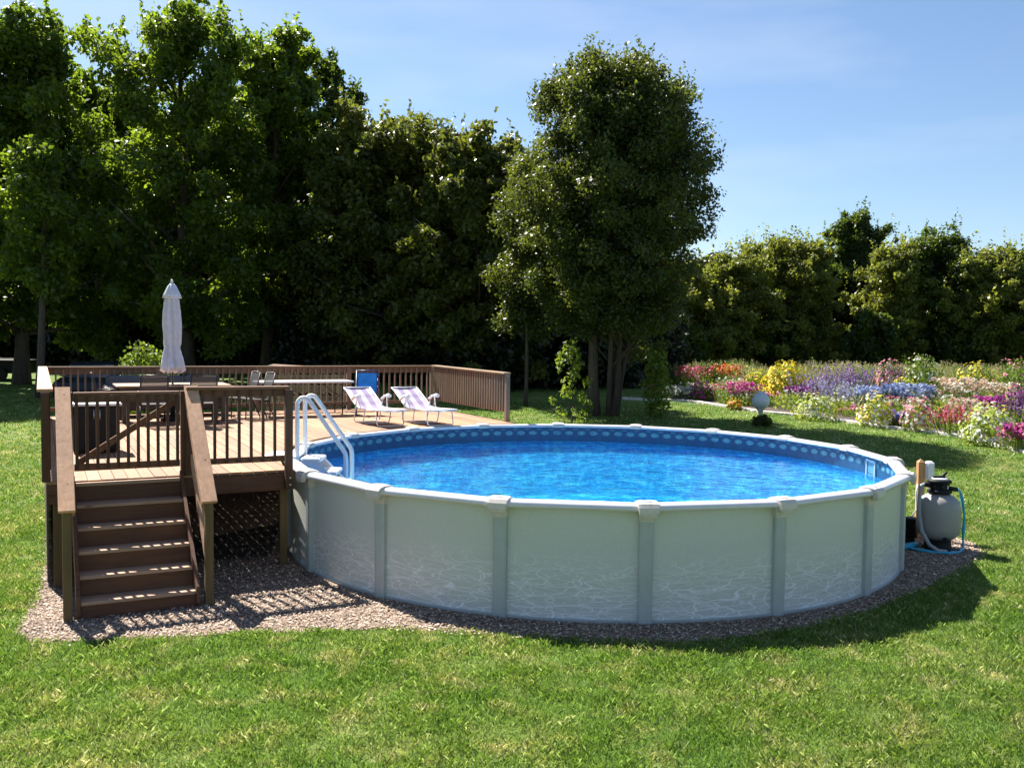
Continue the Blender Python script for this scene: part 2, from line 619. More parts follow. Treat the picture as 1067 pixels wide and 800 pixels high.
rf = N(nt, "BsdfRefraction", inp={"Roughness": 0.0, "IOR": 1.33, "Color": (0.60, 0.90, 0.97, 1)})
nt.links.new(bp.outputs[0], rf.inputs["Normal"])
m0 = N(nt, "MixShader", inp={0: 0.62})
nt.links.new(tr.outputs[0], m0.inputs[1])
nt.links.new(rf.outputs[0], m0.inputs[2])
mx = N(nt, "MixShader")
nt.links.new(fr.outputs[0], mx.inputs[0])
nt.links.new(m0.outputs[0], mx.inputs[1])
nt.links.new(gl.outputs[0], mx.inputs[2])
nt.links.new(mx.outputs[0], o.inputs[0])

# striped lounger cloth
M_stripe, nt, b, o = new_mat("striped_lounger_cloth")
uvn = N(nt, "UVMap")
sep = N(nt, "SeparateXYZ")
nt.links.new(uvn.outputs[0], sep.inputs[0])


def stripe(src, n, thr):
    f = math_n(nt, 'FRACT', math_n(nt, 'MULTIPLY', src, n))
    return math_n(nt, 'GREATER_THAN', f, thr)


su = stripe(sep.outputs[0], 2.5, 0.52)
sv = stripe(sep.outputs[1], 7.0, 0.55)
tot = math_n(nt, 'MULTIPLY', math_n(nt, 'ADD', su, math_n(nt, 'MULTIPLY', sv, 0.3)), 0.75, True)
c = mixc(nt, tot, (0.50, 0.48, 0.51), (0.25, 0.165, 0.33))
nt.links.new(c, b.inputs["Base Color"])
b.inputs["Roughness"].default_value = 0.85

# ------------------------------------------------------------------ terrain
GRAVEL = [(-9.6, 19.0), (-7.58, 15.12), (-5.86, 11.51), (-5.35, 10.27), (-5.05, 9.3), (-4.75, 9.02), (-4.2, 9.06), (-3.65, 9.14), (-2.9, 9.33),
          (-1.99, 9.44), (-1.31, 9.54), (-0.6, 9.47), (0.09, 9.34), (0.68, 9.25), (1.35, 9.2), (2.05, 9.3), (2.82, 9.6), (3.7, 10.1),
          (4.5, 10.76), (5.32, 11.56), (6.19, 12.48), (6.91, 13.4), (7.13, 14.1), (6.93, 14.6), (6.2, 15.3), (5.9, 16.5), (4.9, 18.2),
          (2.0, 19.6), (0.0, 19.8), (-0.8, 21.2), (-2.0, 23.0)]
xs = np.concatenate([np.linspace(-260, -45, 12), np.linspace(-40, 40, 41), np.linspace(45, 260, 12)])
ys = np.concatenate([np.linspace(-30, 4, 5), np.linspace(6, 70, 65), np.linspace(78, 600, 16)])
gx, gy = np.meshgrid(xs, ys)
gzv = gz(gy)
vs = np.stack([gx, gy, gzv], -1).reshape(-1, 3)
W = len(xs)
fs = [(j * W + i, j * W + i + 1, (j + 1) * W + i + 1, (j + 1) * W + i) for j in range(len(ys) - 1) for i in range(W - 1)]
mb = MB()
mb.add(vs.tolist(), fs, True)
tag(mb.build("lawn", M_lawn), kind="structure")

mb = MB()
NG = len(GRAVEL)
mb.add([(x, y, max(0.005, float(gz(y)) + 0.005)) for x, y in GRAVEL], [tuple(range(NG))])
tag(mb.build("gravel_bed", M_gravel), kind="structure")

M_under = plain("under_deck_shade_paint", (0.035, 0.027, 0.022), 0.95, 0, 0.35, 25)  # near-black: the shade under the deck is put into this sheet's colour
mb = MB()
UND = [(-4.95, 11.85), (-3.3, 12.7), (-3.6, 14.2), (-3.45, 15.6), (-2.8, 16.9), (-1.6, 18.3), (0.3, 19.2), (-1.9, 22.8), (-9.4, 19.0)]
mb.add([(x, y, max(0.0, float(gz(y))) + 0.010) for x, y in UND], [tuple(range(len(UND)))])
tag(mb.build("under_deck_shade_sheet", M_under), kind="structure")

# loose stones on the gravel
PC = np.array([1.2065, 14.39])
n = 110000
sx = rng.uniform(-7, 7.4, n)
sy = rng.uniform(8.8, 15.5, n)
jx, jy = rng.normal(0, 0.05, n), rng.normal(0, 0.05, n)
keep = inside(GRAVEL, sx + jx, sy + jy) & (np.hypot(sx - PC[0], sy - PC[1]) > 4.6)
dens = np.clip(1.5 - (sy - 9) * 0.12, 0.35, 1)
keep &= rng.random(n) < dens
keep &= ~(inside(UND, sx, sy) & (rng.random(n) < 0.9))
sx, sy = sx[keep], sy[keep]
# a few stray stones just outside the edge
n = len(sx)
rad = rng.uniform(0.007, 0.017, n)
O = np.array([[1, 0, 0], [0, 1, 0], [-1, 0, 0], [0, -1, 0], [0, 0, 0.75], [0, 0, -0.3]], float)
ang = rng.uniform(0, 2 * PI, n)
st = rng.uniform(0.6, 1.5, (n, 1, 3))
st[:, :, 2] *= 0.8
Pv = O[None] * st * rad[:, None, None]
ca, sa = np.cos(ang)[:, None], np.sin(ang)[:, None]
Px = Pv[:, :, 0] * ca - Pv[:, :, 1] * sa + sx[:, None]
Py = Pv[:, :, 0] * sa + Pv[:, :, 1] * ca + sy[:, None]
tilt = rng.normal(0, 0.35, (n, 1))
Pz = Pv[:, :, 2] + Pv[:, :, 0] * tilt + 0.018
P = np.stack([Px, Py, Pz], -1).reshape(-1, 3)
Ft = np.array([[0, 1, 4], [1, 2, 4], [2, 3, 4], [3, 0, 4]])
idx = (np.arange(n)[:, None, None] * 6 + Ft[None]).reshape(-1)
me = bpy.data.meshes.new("gravel")
me.vertices.add(n * 6)
me.vertices.foreach_set("co", P.reshape(-1).astype(np.float32))
me.loops.add(len(idx))
me.loops.foreach_set("vertex_index", idx.astype(np.int32))
me.polygons.add(len(idx) // 3)
me.polygons.foreach_set("loop_start", np.arange(0, len(idx), 3, dtype=np.int32))
me.update(calc_edges=True)
me.materials.append(M_pebble)
tag(link("gravel", me), "pinkish brown gravel around the pool wall and under the deck stairs", "gravel", kind="stuff")

# ------------------------------------------------------------------ grass
EDGE_PX = [(650, 416), (670, 417), (700, 418), (720, 419), (760, 425), (800, 431), (850, 435), (900, 443), (950, 449), (1000, 455), (1030, 463), (1067, 472), (1110, 485), (1175, 512)]
EDGE = [gpt(*p) for p in EDGE_PX]
BED = [(e[0], e[1]) for e in EDGE] + [(26, 24), (40, 44), (30, 54), (6, 50)]


def grass_points(d0, d1, dens, hw=0.9):
    area_n = int(dens * hw * 2 * (d1 * d1 - d0 * d0) / 2)
    d = np.sqrt(rng.uniform(d0 * d0, d1 * d1, area_n))
    x = (d + 1.5) * rng.uniform(-hw, hw, area_n)
    grow = inside(GRAVEL, x, d)
    edge_in = grow.copy()
    # leave an untidy margin where blades lean over the gravel
    for dx, dy in ((0.05, 0), (-0.05, 0), (0, 0.05), (0, -0.05)):
        edge_in &= inside(GRAVEL, x + dx * 1.2, d + dy * 1.2)
    k = ~edge_in & (~grow | (rng.random(area_n) < 0.35)) & ~inside(BED, x, d)
    return x[k], d[k]


blades = []
for d0, d1, dens, hgt, wid in ((5.6, 8.5, 6500, 0.040, 0.0062), (8.5, 11.5, 4800, 0.040, 0.0075), (11.5, 16, 2300, 0.042, 0.011), (16, 24, 900, 0.042, 0.018), (24, 36, 260, 0.05, 0.03)):
    x, y = grass_points(d0, d1, dens)
    n = len(x)
    a = rng.uniform(0, 2 * PI, n)
    # tufts: neighbouring blades share height
    tuft = 0.85 + 0.3 * np.sin(x * 5.1 + 1.7 * np.sin(y * 3.3)) * np.sin(y * 4.7 + 1.3 * np.sin(x * 2.9))
    h = hgt * np.clip(rng.lognormal(0, 0.35, n) * np.clip(tuft, 0.45, 1.25), 0.25, 1.9)
    lean = rng.uniform(0.15, 1.15, n)
    la = rng.uniform(0, 2 * PI, n)
    w = wid * rng.uniform(0.6, 1.3, n)
    z = gz(y)
    bx, by = np.cos(a) * w / 2, np.sin(a) * w / 2
    tx, ty = np.cos(la) * h * lean, np.sin(la) * h * lean
    V = np.empty((n, 4, 3))
    V[:, 0] = np.stack([x - bx, y - by, z - 0.004], -1)
    V[:, 1] = np.stack([x + bx, y + by, z - 0.004], -1)
    V[:, 2] = np.stack([x + bx * 0.7 + tx * 0.5, y + by * 0.7 + ty * 0.5, z + h * 0.72], -1)
    V[:, 3] = np.stack([x + tx, y + ty, z + h * 0.95], -1)
    blades.append(V)
tag(np_mesh("grass", np.concatenate(blades), 4, M_blade), "mown lawn of mixed green and straw coloured grass", "grass", kind="stuff")

# ------------------------------------------------------------------ pool
PR, PZ = 4.57, 1.31
PH = 3.7207
STEP = 2 * PI / 18
pool = thing("above_ground_pool", "large round above ground pool with pale wall panels and white top rail", "pool", (PC[0], PC[1], 0))


def cyl_uv(name, rows, mat, parent, nseg=144, flip=False, floor=None):
    """rows: (radius, z, v) rings; a wall with UV in metres along the circle and up"""
    Vv, Ff, UV = [], [], []
    for r, z, _ in rows:
        for k in range(nseg):
            a = 2 * PI * k / nseg
            Vv.append((r * math.cos(a), r * math.sin(a), z))
    for i in range(len(rows) - 1):
        for k in range(nseg):
            k2 = (k + 1) % nseg
            q = [(i * nseg + k, k, i), (i * nseg + k2, k + 1, i), ((i + 1) * nseg + k2, k + 1, i + 1), ((i + 1) * nseg + k, k, i + 1)]
            if flip:
                q.reverse()
            Ff.append(tuple(t[0] for t in q))
            UV += [(t[1] / nseg * 2 * PI * 4.52, rows[t[2]][2]) for t in q]
    if floor:
        Ff.append(tuple(range(nseg)))
        UV += [(0, 0)] * nseg
    me = bpy.data.meshes.new(name)
    me.from_pydata(Vv, [], Ff)
    me.materials.append(mat)
    me.polygons.foreach_set("use_smooth", np.array([len(f) == 4 for f in Ff]))
    ul = me.uv_layers.new(name="UVMap")
    ul.data.foreach_set("uv", np.array(UV, np.float32).reshape(-1))
    me.update()
    return link(name, me, parent)


cyl_uv("wall", [(4.52, 0.0, 0.0), (4.52, 0.09, 0.09), (4.52, 0.6, 0.6), (4.52, 1.275, 1.275)], M_wall, pool)
cyl_uv("liner", [(4.49, 0.03, 0.0), (4.495, 0.1, 0.1), (4.495, 0.9, 0.9), (4.495, 1.275, 1.275)], M_liner, pool, flip=True, floor=True)
mb = MB()
for r0, r1, z0, z1 in ((4.515, 4.55, 0.0, 0.03),):
    mb.lathe([(r0, z0), (r1, z0), (r1, z1), (r0, z1)], n=144)
mb.f = [f for f in mb.f if len(f) == 4]
mb.sm = set()
mb.build("bottom_track", M_upr, pool)

prof = [(-0.098, -0.03), (-0.10, -0.005), (-0.085, 0.018), (-0.045, 0.030), (0.03, 0.030), (0.075, 0.016), (0.095, -0.012), (0.092, -0.045), (0.07, -0.05), (0.03, -0.02), (-0.05, -0.02)]


def polar(a, r, z):
    return Vector((r * math.cos(a), r * math.sin(a), z))


for i in range(18):
    a0, a1 = PH + i * STEP, PH + (i + 1) * STEP
    p0, p1 = polar(a0, PR, PZ - 0.03), polar(a1, PR, PZ - 0.03)
    d0, d1 = polar(a0, 1, 0), polar(a1, 1, 0)
    mb = MB()
    npf = len(prof)
    P = []
    for t in (0.02, 0.5, 0.98):
        p = p0.lerp(p1, t)
        # mitre at the caps, true chord in between
        dd = ((p0 + p1) / 2).normalized() if t == 0.5 else (d0.lerp(d1, t)).normalized()
        dd.z = 0
        for q in prof:
            P.append(p + dd * q[0] + Vector((0, 0, q[1])))
    Fc = [(k * npf + j, k * npf + (j + 1) % npf, (k + 1) * npf + (j + 1) % npf, (k + 1) * npf + j) for k in range(2) for j in range(npf)]
    mb.add(P, Fc, True)
    mb.build("top_rail", M_railp, pool)
    # cap over the joint
    rz = Matrix.Rotation(a0, 3, 'Z')
    mb = MB()
    cp = [(-0.115, -0.03), (-0.118, 0.0), (-0.10, 0.03), (-0.05, 0.046), (0.03, 0.046), (0.085, 0.033), (0.114, 0.0), (0.118, -0.05), (0.108, -0.085), (0.07, -0.085), (0.05, -0.03)]
    tt = [(-0.102, 0.86), (-0.08, 0.97), (0.0, 1.0), (0.08, 0.97), (0.102, 0.86)]
    P, m = [], len(cp)
    for ty, s in tt:
        for cx_, cz_ in cp:
            taper = 0.86 + 0.14 * min(1, max(0, (cz_ + 0.085) / 0.1))
            P.append(rz @ Vector((1.10 * cx_ * (0.94 + 0.06 * s), 1.12 * ty * taper, 1.22 * cz_ * s)) + Vector(p0))
    Fc = [(k * m + j, k * m + (j + 1) % m, (k + 1) * m + (j + 1) % m, (k + 1) * m + j) for k in range(4) for j in range(m)]
    Fc += [tuple(range(m - 1, -1, -1)), tuple(range(4 * m, 5 * m))]
    mb.add(P, Fc, False)
    cap = mb.build("rail_cap", M_cap, pool)
    mb = MB()
    el = [rz @ Vector((0.01 + 0.045 * math.cos(t), 0.05 * math.sin(t), 0.0575)) + Vector(p0) for t in np.linspace(0, 2 * PI, 17)]
    mb.tube(el, 0.004, 5)
    mb.build("cap_emblem_ring", M_railp, cap)
    # upright with a wider collar under the cap
    mb = MB()

    def upright(w, d0_, d1_, z0, z1, w2=None):
        w2 = w2 or w
        P = []
        for z, ww in ((z0, w), (z1, w2)):
            for q in ((d0_, -ww / 2), (d1_ - 0.018, -ww / 2), (d1_ - 0.004, -ww / 2 + 0.018), (d1_, -ww / 5), (d1_, ww / 5), (d1_ - 0.004, ww / 2 - 0.018), (d1_ - 0.018, ww / 2), (d0_, ww / 2)):
                P.append(rz @ Vector((4.52 + q[0], q[1], z)))
        Fc = [(j, (j + 1) % 8, 8 + (j + 1) % 8, 8 + j) for j in range(8)] + [tuple(range(7, -1, -1)), tuple(range(8, 16))]
        mb.add(P, Fc, False)

    upright(0.15, -0.004, 0.062, 0.0, 1.13)
    upr = mb.build("upright", M_upr, pool)
    mb = MB()
    upright(0.158, -0.006, 0.07, 1.11, 1.15, 0.172)
    upright(0.172, -0.006, 0.078, 1.15, 1.235, 0.185)
    mb.build("collar", M_cap, upr)

# skimmer faceplate on the inner wall
a_sk = PH + 7.45 * STEP
rz = Matrix.Rotation(a_sk, 3, 'Z')
mb = MB()
for c_, s_ in (((4.478, 0, 1.185), (0.022, 0.34, 0.03)), ((4.478, 0, 0.955), (0.022, 0.34, 0.03)), ((4.478, -0.155, 1.07), (0.022, 0.03, 0.20)), ((4.478, 0.155, 1.07), (0.022, 0.03, 0.20))):
    mb.box(rz @ Vector(c_), s_, rz)
sk = mb.build("skimmer", plain("skimmer_plastic_shaded", (0.34, 0.46, 0.55), 0.4), pool)  # white plastic tinted blue, shade at the inner wall painted in
mb = MB()
mb.box(rz @ Vector((4.487, 0, 1.075)), (0.008, 0.29, 0.18), rz)
mb.build("skimmer_flap", plain("skimmer_flap_plastic", (0.06, 0.22, 0.36), 0.4), sk)

# water
mb = MB()
nw = 144
mb.add([(PC[0] + 4.493 * math.cos(2 * PI * k / nw), PC[1] + 4.493 * math.sin(2 * PI * k / nw), 0.97) for k in range(nw)], [tuple(range(nw))])
tag(mb.build("water", M_water), kind="structure")

# ------------------------------------------------------------------ deck
C0 = (-5.44, 10.78)
DA = math.radians(27)
FZ = 1.30
deck = thing("wooden_deck", "brown wooden pool deck with railings, a gate and a staircase", "deck", (C0[0], C0[1], 0), DA)
_dx, _dy = PC[0] - C0[0], PC[1] - C0[1]
PCu = (_dx * math.cos(DA) + _dy * math.sin(DA), -_dx * math.sin(DA) + _dy * math.cos(DA))
RC = 4.70
DU, DV = 8.72, 9.5


def deck_v0(u):
    if u < PCu[0] - RC:
        return 0.0
    t = RC * RC - (u - PCu[0]) ** 2
    vv = PCu[1] + math.sqrt(max(t, 0))
    if u > PCu[0]:
        vv = max(vv, PCu[1] + RC + 0.03)
    return vv


mb = MB()
bw, gap = 0.142, 0.0075
u = 0.0
while u < DU - 0.02:
    u1 = min(u + bw, DU)
    va, vb = deck_v0(u + 0.001), deck_v0(u1)
    if u < PCu[0] - RC < u1:
        va = vb = 0.0
        u1 = PCu[0] - RC - 0.001
    segs = [(va, vb, 4.9 + rng.uniform(-0.3, 0.3)), None]
    brk = segs[0][2] if va < 3 else None
    parts_ = [(va, vb, brk - 0.003), (brk + 0.003, brk + 0.003, DV)] if brk else [(va, vb, DV)]
    dz = rng.uniform(-0.0015, 0.0015)
    for a_, b_, e_ in parts_:
        z0, z1 = FZ - 0.032 + dz, FZ + dz
        P = [(u, a_, z0), (u1, b_, z0), (u1, e_, z0), (u, e_, z0), (u, a_, z1), (u1, b_, z1), (u1, e_, z1), (u, e_, z1)]
        mb.add(P, [(0, 3, 2, 1), (4, 5, 6, 7), (0, 1, 5, 4), (1, 2, 6, 5), (2, 3, 7, 6), (3, 0, 4, 7)])
    u = u1 + gap
mb.build("deck_floor", M_deck, deck)
mb = MB()
u_end = PCu[0] - RC - 0.03
mb.box(((u_end + 0.0) / 2, 0.03, FZ - 0.036 - 0.115), (u_end, 0.04, 0.23))
mb.box(((u_end + 1.6) / 2, -0.012, FZ - 0.05 - 0.09), (u_end - 1.6 - 0.12, 0.036, 0.19))
mb.box((0.02, DV / 2, FZ - 0.036 - 0.115), (0.04, DV - 0.1, 0.23))
mb.box((DU / 2, DV - 0.02, FZ - 0.036 - 0.115), (DU, 0.04, 0.23))
mb.box((DU - 0.02, 7.3, FZ - 0.036 - 0.115), (0.04, 4.3, 0.23))
mb.build("fascia", M_step, deck)
mb = MB()
for k in range(23):
    vv = 0.42 + 0.4 * k
    du = max(0, RC * RC - (vv - PCu[1]) ** 2)
    ue = PCu[0] - math.sqrt(du) - 0.06 if vv < PCu[1] + RC else DU - 0.05
    mb.box(((0.05 + ue) / 2, vv, FZ - 0.14), (ue - 0.05, 0.038, 0.19))
mb.build("joists", M_dark, deck)
mb = MB()  # skirting added along left and back to keep light from under the deck
for k in range(int((DV - 0.2) / 0.15)):
    mb.box((0.0 + 0.012, 0.30 + 0.15 * k, 0.55), (0.022, 0.142, 0.98))
for k in range(int(DU / 0.15) - 1):
    mb.box((0.15 + 0.15 * k, DV - 0.012, 0.62), (0.142, 0.022, 0.9))
mb.build("added_skirting", M_dark, deck)
for (u, vv) in ((2.80, 0.16), (0.12, 0.16), (0.12, 3.2), (0.12, 6.3), (0.12, 9.3), (1.75, 3.0), (1.5, 6.3), (4.4, 9.3), (8.6, 9.3), (8.6, 5.4), (4.2, 6.0)):
    MB().box((u, vv, (FZ - 0.27) / 2), (0.10, 0.10, FZ - 0.27), bev=0.006).build("support_post", M_post, deck)


def railing(a, b, zt0, zt1, mats, spacing=0.14, post_ends=(True, True), cap_w=0.15, n_posts=0, stuff_until=None, all_stuff=False, cap_over=0.0, board=0.09, gap0=0.12):
    """a straight railing in deck coordinates: cap, board under it, bottom rail; posts and balusters are its sub-parts"""
    (ua, va), (ub, vb) = a, b
    L = math.hypot(ub - ua, vb - va)
    du, dv = (ub - ua) / L, (vb - va) / L
    mx_, mz_ = mats
    mb = MB()
    pt = lambda s, z: (ua + du * s, va + dv * s, z)
    zt = lambda s: zt0 + (zt1 - zt0) * s / L
    mb.beam(pt(-cap_over, zt(0) - 0.018), pt(L + cap_over, zt(L) - 0.018), cap_w, 0.036, bev=0.005)
    mb.beam(pt(0, zt(0) - 0.039 - board / 2), pt(L, zt(L) - 0.039 - board / 2), 0.038, board)
    r = mb.build("railing", mx_, deck)
    MB().beam(pt(0, FZ + gap0 + 0.035), pt(L, FZ + gap0 + 0.035), 0.038, 0.075).build("bottom_rail", mx_, r)
    nb = int(L / spacing)
    loose = MB()
    nx, ny = dv, -du            # balusters stand on the outer face
    for i in range(1, nb):
        s = L * i / nb
        z0, z1 = FZ + gap0 + 0.005, zt(s) - 0.055
        p = pt(s, (z0 + z1) / 2)
        tgt = loose if (all_stuff or (stuff_until is not None and s < stuff_until)) else MB()
        off = 0.037
        tgt.box((p[0] + nx * off, p[1] + ny * off, p[2]), (0.035, 0.035, z1 - z0), Matrix.Rotation(math.atan2(dv, du), 3, 'Z'))
        if tgt is not loose:
            tgt.build("baluster", mz_, r)
    if loose.v:
        tag(loose.build("balusters_far", mz_, r), kind="stuff").name = "baluster_row"
    ps = ([0.0] if post_ends[0] else []) + [L * (k + 1) / (n_posts + 1) for k in range(n_posts)] + ([L] if post_ends[1] else [])
    for s in ps:
        zt_ = zt(s) - 0.039
        MB().box(pt(s, (FZ + zt_) / 2 - 0.0), (0.09, 0.09, zt_ - FZ), bev=0.004).build("post", mz_, r)
    return r


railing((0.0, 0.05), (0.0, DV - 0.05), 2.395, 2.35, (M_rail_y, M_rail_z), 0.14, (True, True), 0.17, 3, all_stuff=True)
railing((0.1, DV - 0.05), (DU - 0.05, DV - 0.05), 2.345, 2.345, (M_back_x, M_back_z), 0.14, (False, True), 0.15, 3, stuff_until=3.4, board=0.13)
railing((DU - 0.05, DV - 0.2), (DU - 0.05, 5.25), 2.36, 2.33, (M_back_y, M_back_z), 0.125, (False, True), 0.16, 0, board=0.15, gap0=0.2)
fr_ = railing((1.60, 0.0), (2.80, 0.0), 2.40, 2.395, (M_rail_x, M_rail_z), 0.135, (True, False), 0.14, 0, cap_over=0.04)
# the corner post by the pool runs down over the fascia and is bolted to it
pst = MB().box((2.82, -0.075, (1.06 + 2.355) / 2), (0.095, 0.085, 2.355 - 1.06), bev=0.004).build("corner_post", M_rail_z, deck)
for z in (1.12, 1.21):
    b_ = MB()
    b_.tube([(2.83, -0.118, z), (2.83, -0.13, z)], 0.013, 8)
    b_.build("bolt", M_steel, pst)

# gate at the head of the stairs
mb = MB()
g0, g1, gv = 0.30, 1.49, 0.03
mb.box(((g0 + g1) / 2, gv, 2.335), (g1 - g0, 0.10, 0.03), bev=0.004)
mb.box(((g0 + g1) / 2, gv, 2.27), (g1 - g0, 0.036, 0.085))
gate = mb.build("gate", M_rail_x, deck)
MB().box(((g0 + g1) / 2, gv, 1.455), (g1 - g0, 0.036, 0.085)).build("bottom_rail", M_rail_x, gate)
nb = 11
for i in range(nb):
    uu = g0 + 0.03 + (g1 - g0 - 0.06) * i / (nb - 1)
    MB().box((uu, gv - 0.037, 1.865), (0.036, 0.035, 0.86)).build("baluster", M_rail_z, gate)
mb = MB()
mb.beam((g0 + 0.04, gv + 0.036, 1.50), (g1 - 0.05, gv + 0.036, 2.22), 0.034, 0.075, up=(0, 0, 1))
mb.build("brace", M_rail_x, gate)
for uu in (0.245, 1.545):
    MB().box((uu, 0.03, (FZ + 2.352) / 2), (0.09, 0.09, 2.352 - FZ), bev=0.004).build("gate_post", M_rail_z, deck)

# staircase: six treads, closed risers
mb = MB()
zs = [1.28 - 0.218 * k for k in range(6)]
vf = [-0.105 - 0.25 * k for k in range(6)]
for side in (0.285, 1.50):
    P = [(-0.02, 0.0), (vf[-1] + 0.03, 0.0), (vf[-1] + 0.03, 0.10), (-0.0, 1.10)]
    x0, x1 = side - 0.019, side + 0.019
    prof_ = [(0.0, 0.75), (vf[-1] + 0.05, 0.0), (vf[-1] + 0.02, 0.0), (vf[-1] - 0.02, 0.06), (vf[-1] - 0.02, 0.24), (0.0, 1.36)]
    V8 = [(x0, a, b) for a, b in prof_] + [(x1, a, b) for a, b in prof_]
    m = len(prof_)
    mb.add(V8, [tuple(range(m)), tuple(range(2 * m - 1, m - 1, -1))] + [(j, j + m, (j + 1) % m + m, (j + 1) % m) for j in range(m)])
stairs = mb.build("staircase", M_step, deck)
for k in range(6):
    mb = MB()
    vb_ = vf[k] + 0.29 if k else 0.02
    mid = (vf[k] + vb_) / 2
    if k:
        mb.box((0.893, (vf[k] + mid) / 2 - 0.002, zs[k] - 0.018), (1.17, (mid - vf[k]) - 0.006, 0.036), bev=0.004)
        mb.box((0.893, (mid + vb_) / 2, zs[k] - 0.018), (1.17, (vb_ - mid) - 0.004, 0.036), bev=0.004)
    else:
        mb.box((0.893, (vf[k] - 0.0) / 2 - 0.002, zs[k] - 0.018), (1.17, -vf[k] - 0.004, 0.036), bev=0.004)
    mb.build("tread", M_tread, stairs)
    zl = zs[k + 1] if k < 5 else 0.0
    MB().box((0.893, vf[k] + 0.032, (zs[k] - 0.038 + zl) / 2), (1.17, 0.022, zs[k] - 0.04 - zl)).build("riser", M_step, stairs)
for side, sgn in ((0.185, -1), (1.625, 1)):
    mb = MB()
    mb.beam((side, 0.03, 2.405), (side, -1.40, 1.18), 0.165, 0.038, bev=0.005)
    mb.beam((side - sgn * 0.06, -0.02, 2.29), (side - sgn * 0.06, -1.33, 1.165), 0.036, 0.13)
    hr = mb.build("handrail", M_rail_y, stairs)
    MB().box((side, -1.315, 0.605), (0.09, 0.09, 1.21), bev=0.005).build("stair_post", M_post, stairs)
    mb = MB()
    mb.beam((side, -0.02, 1.53), (side, -1.27, 0.40), 0.036, 0.09)
    mb.build("lower_rail", M_rail_y, stairs)
    mb = MB()
    mb.beam((side, -0.02, 1.93), (side, -1.27, 0.80), 0.034, 0.09)
    mb.build("middle_rail", M_rail_y, stairs)


def dk(u, v, z=FZ):
    return (C0[0] + u * math.cos(DA) - v * math.sin(DA), C0[1] + u * math.sin(DA) + v * math.cos(DA), z)


# ------------------------------------------------------------------ pool ladder
lad = thing("pool_ladder", "white plastic entry ladder with bent handrails over the pool edge", "ladder", (-3.0, 13.4, 0.0))
for yy in (-0.25, 0.25):
    mb = MB()
    pts = [(-0.05, yy, 0.75), (-0.05, yy, 1.6), (-0.05, yy, 1.95)]
    for t in np.linspace(0, 1, 9):
        a = PI - t * (PI - 0.72)
        pts.append((0.045 + 0.095 * math.cos(a), yy, 2.06 + 0.11 * math.sin(a)))
    pts += [(0.60, yy, 1.44), (0.635, yy, 1.38), (0.645, yy, 1.30), (0.645, yy, 0.5)]
    mb.tube(pts, 0.033, 12)
    mb.build("handrail", M_frame, lad)
for k, (x0, z) in enumerate(((-0.02, 1.275), (0.22, 1.09), (0.44, 0.90), (0.62, 0.66))):
    mb = MB()
    mb.box((x0 + 0.15, 0, z), (0.29, 0.44, 0.06), bev=0.014)
    mb.box((x0 + 0.03, 0, z - 0.11), (0.05, 0.42, 0.16), bev=0.008)
    mb.build("step", M_white, lad)
mb = MB()
for yy in (-0.235, 0.235):
    prof_ = [(-0.02, 0.05), (-0.02, 1.25), (0.25, 1.25), (0.85, 0.62), (0.95, 0.05)]
    m = len(prof_)
    V8 = [(a, yy - 0.012, b) for a, b in prof_] + [(a, yy + 0.012, b) for a, b in prof_]
    mb.add(V8, [tuple(range(m - 1, -1, -1)), tuple(range(m, 2 * m))] + [(j, (j + 1) % m, (j + 1) % m + m, j + m) for j in range(m)])
mb.build("side_panel", M_white, lad)
mb = MB()
mb.box((-0.30, 0.0, FZ + 0.022), (0.5, 0.62, 0.035), bev=0.008)
mb.build("deck_flange", M_white, lad)

# ------------------------------------------------------------------ sun loungers


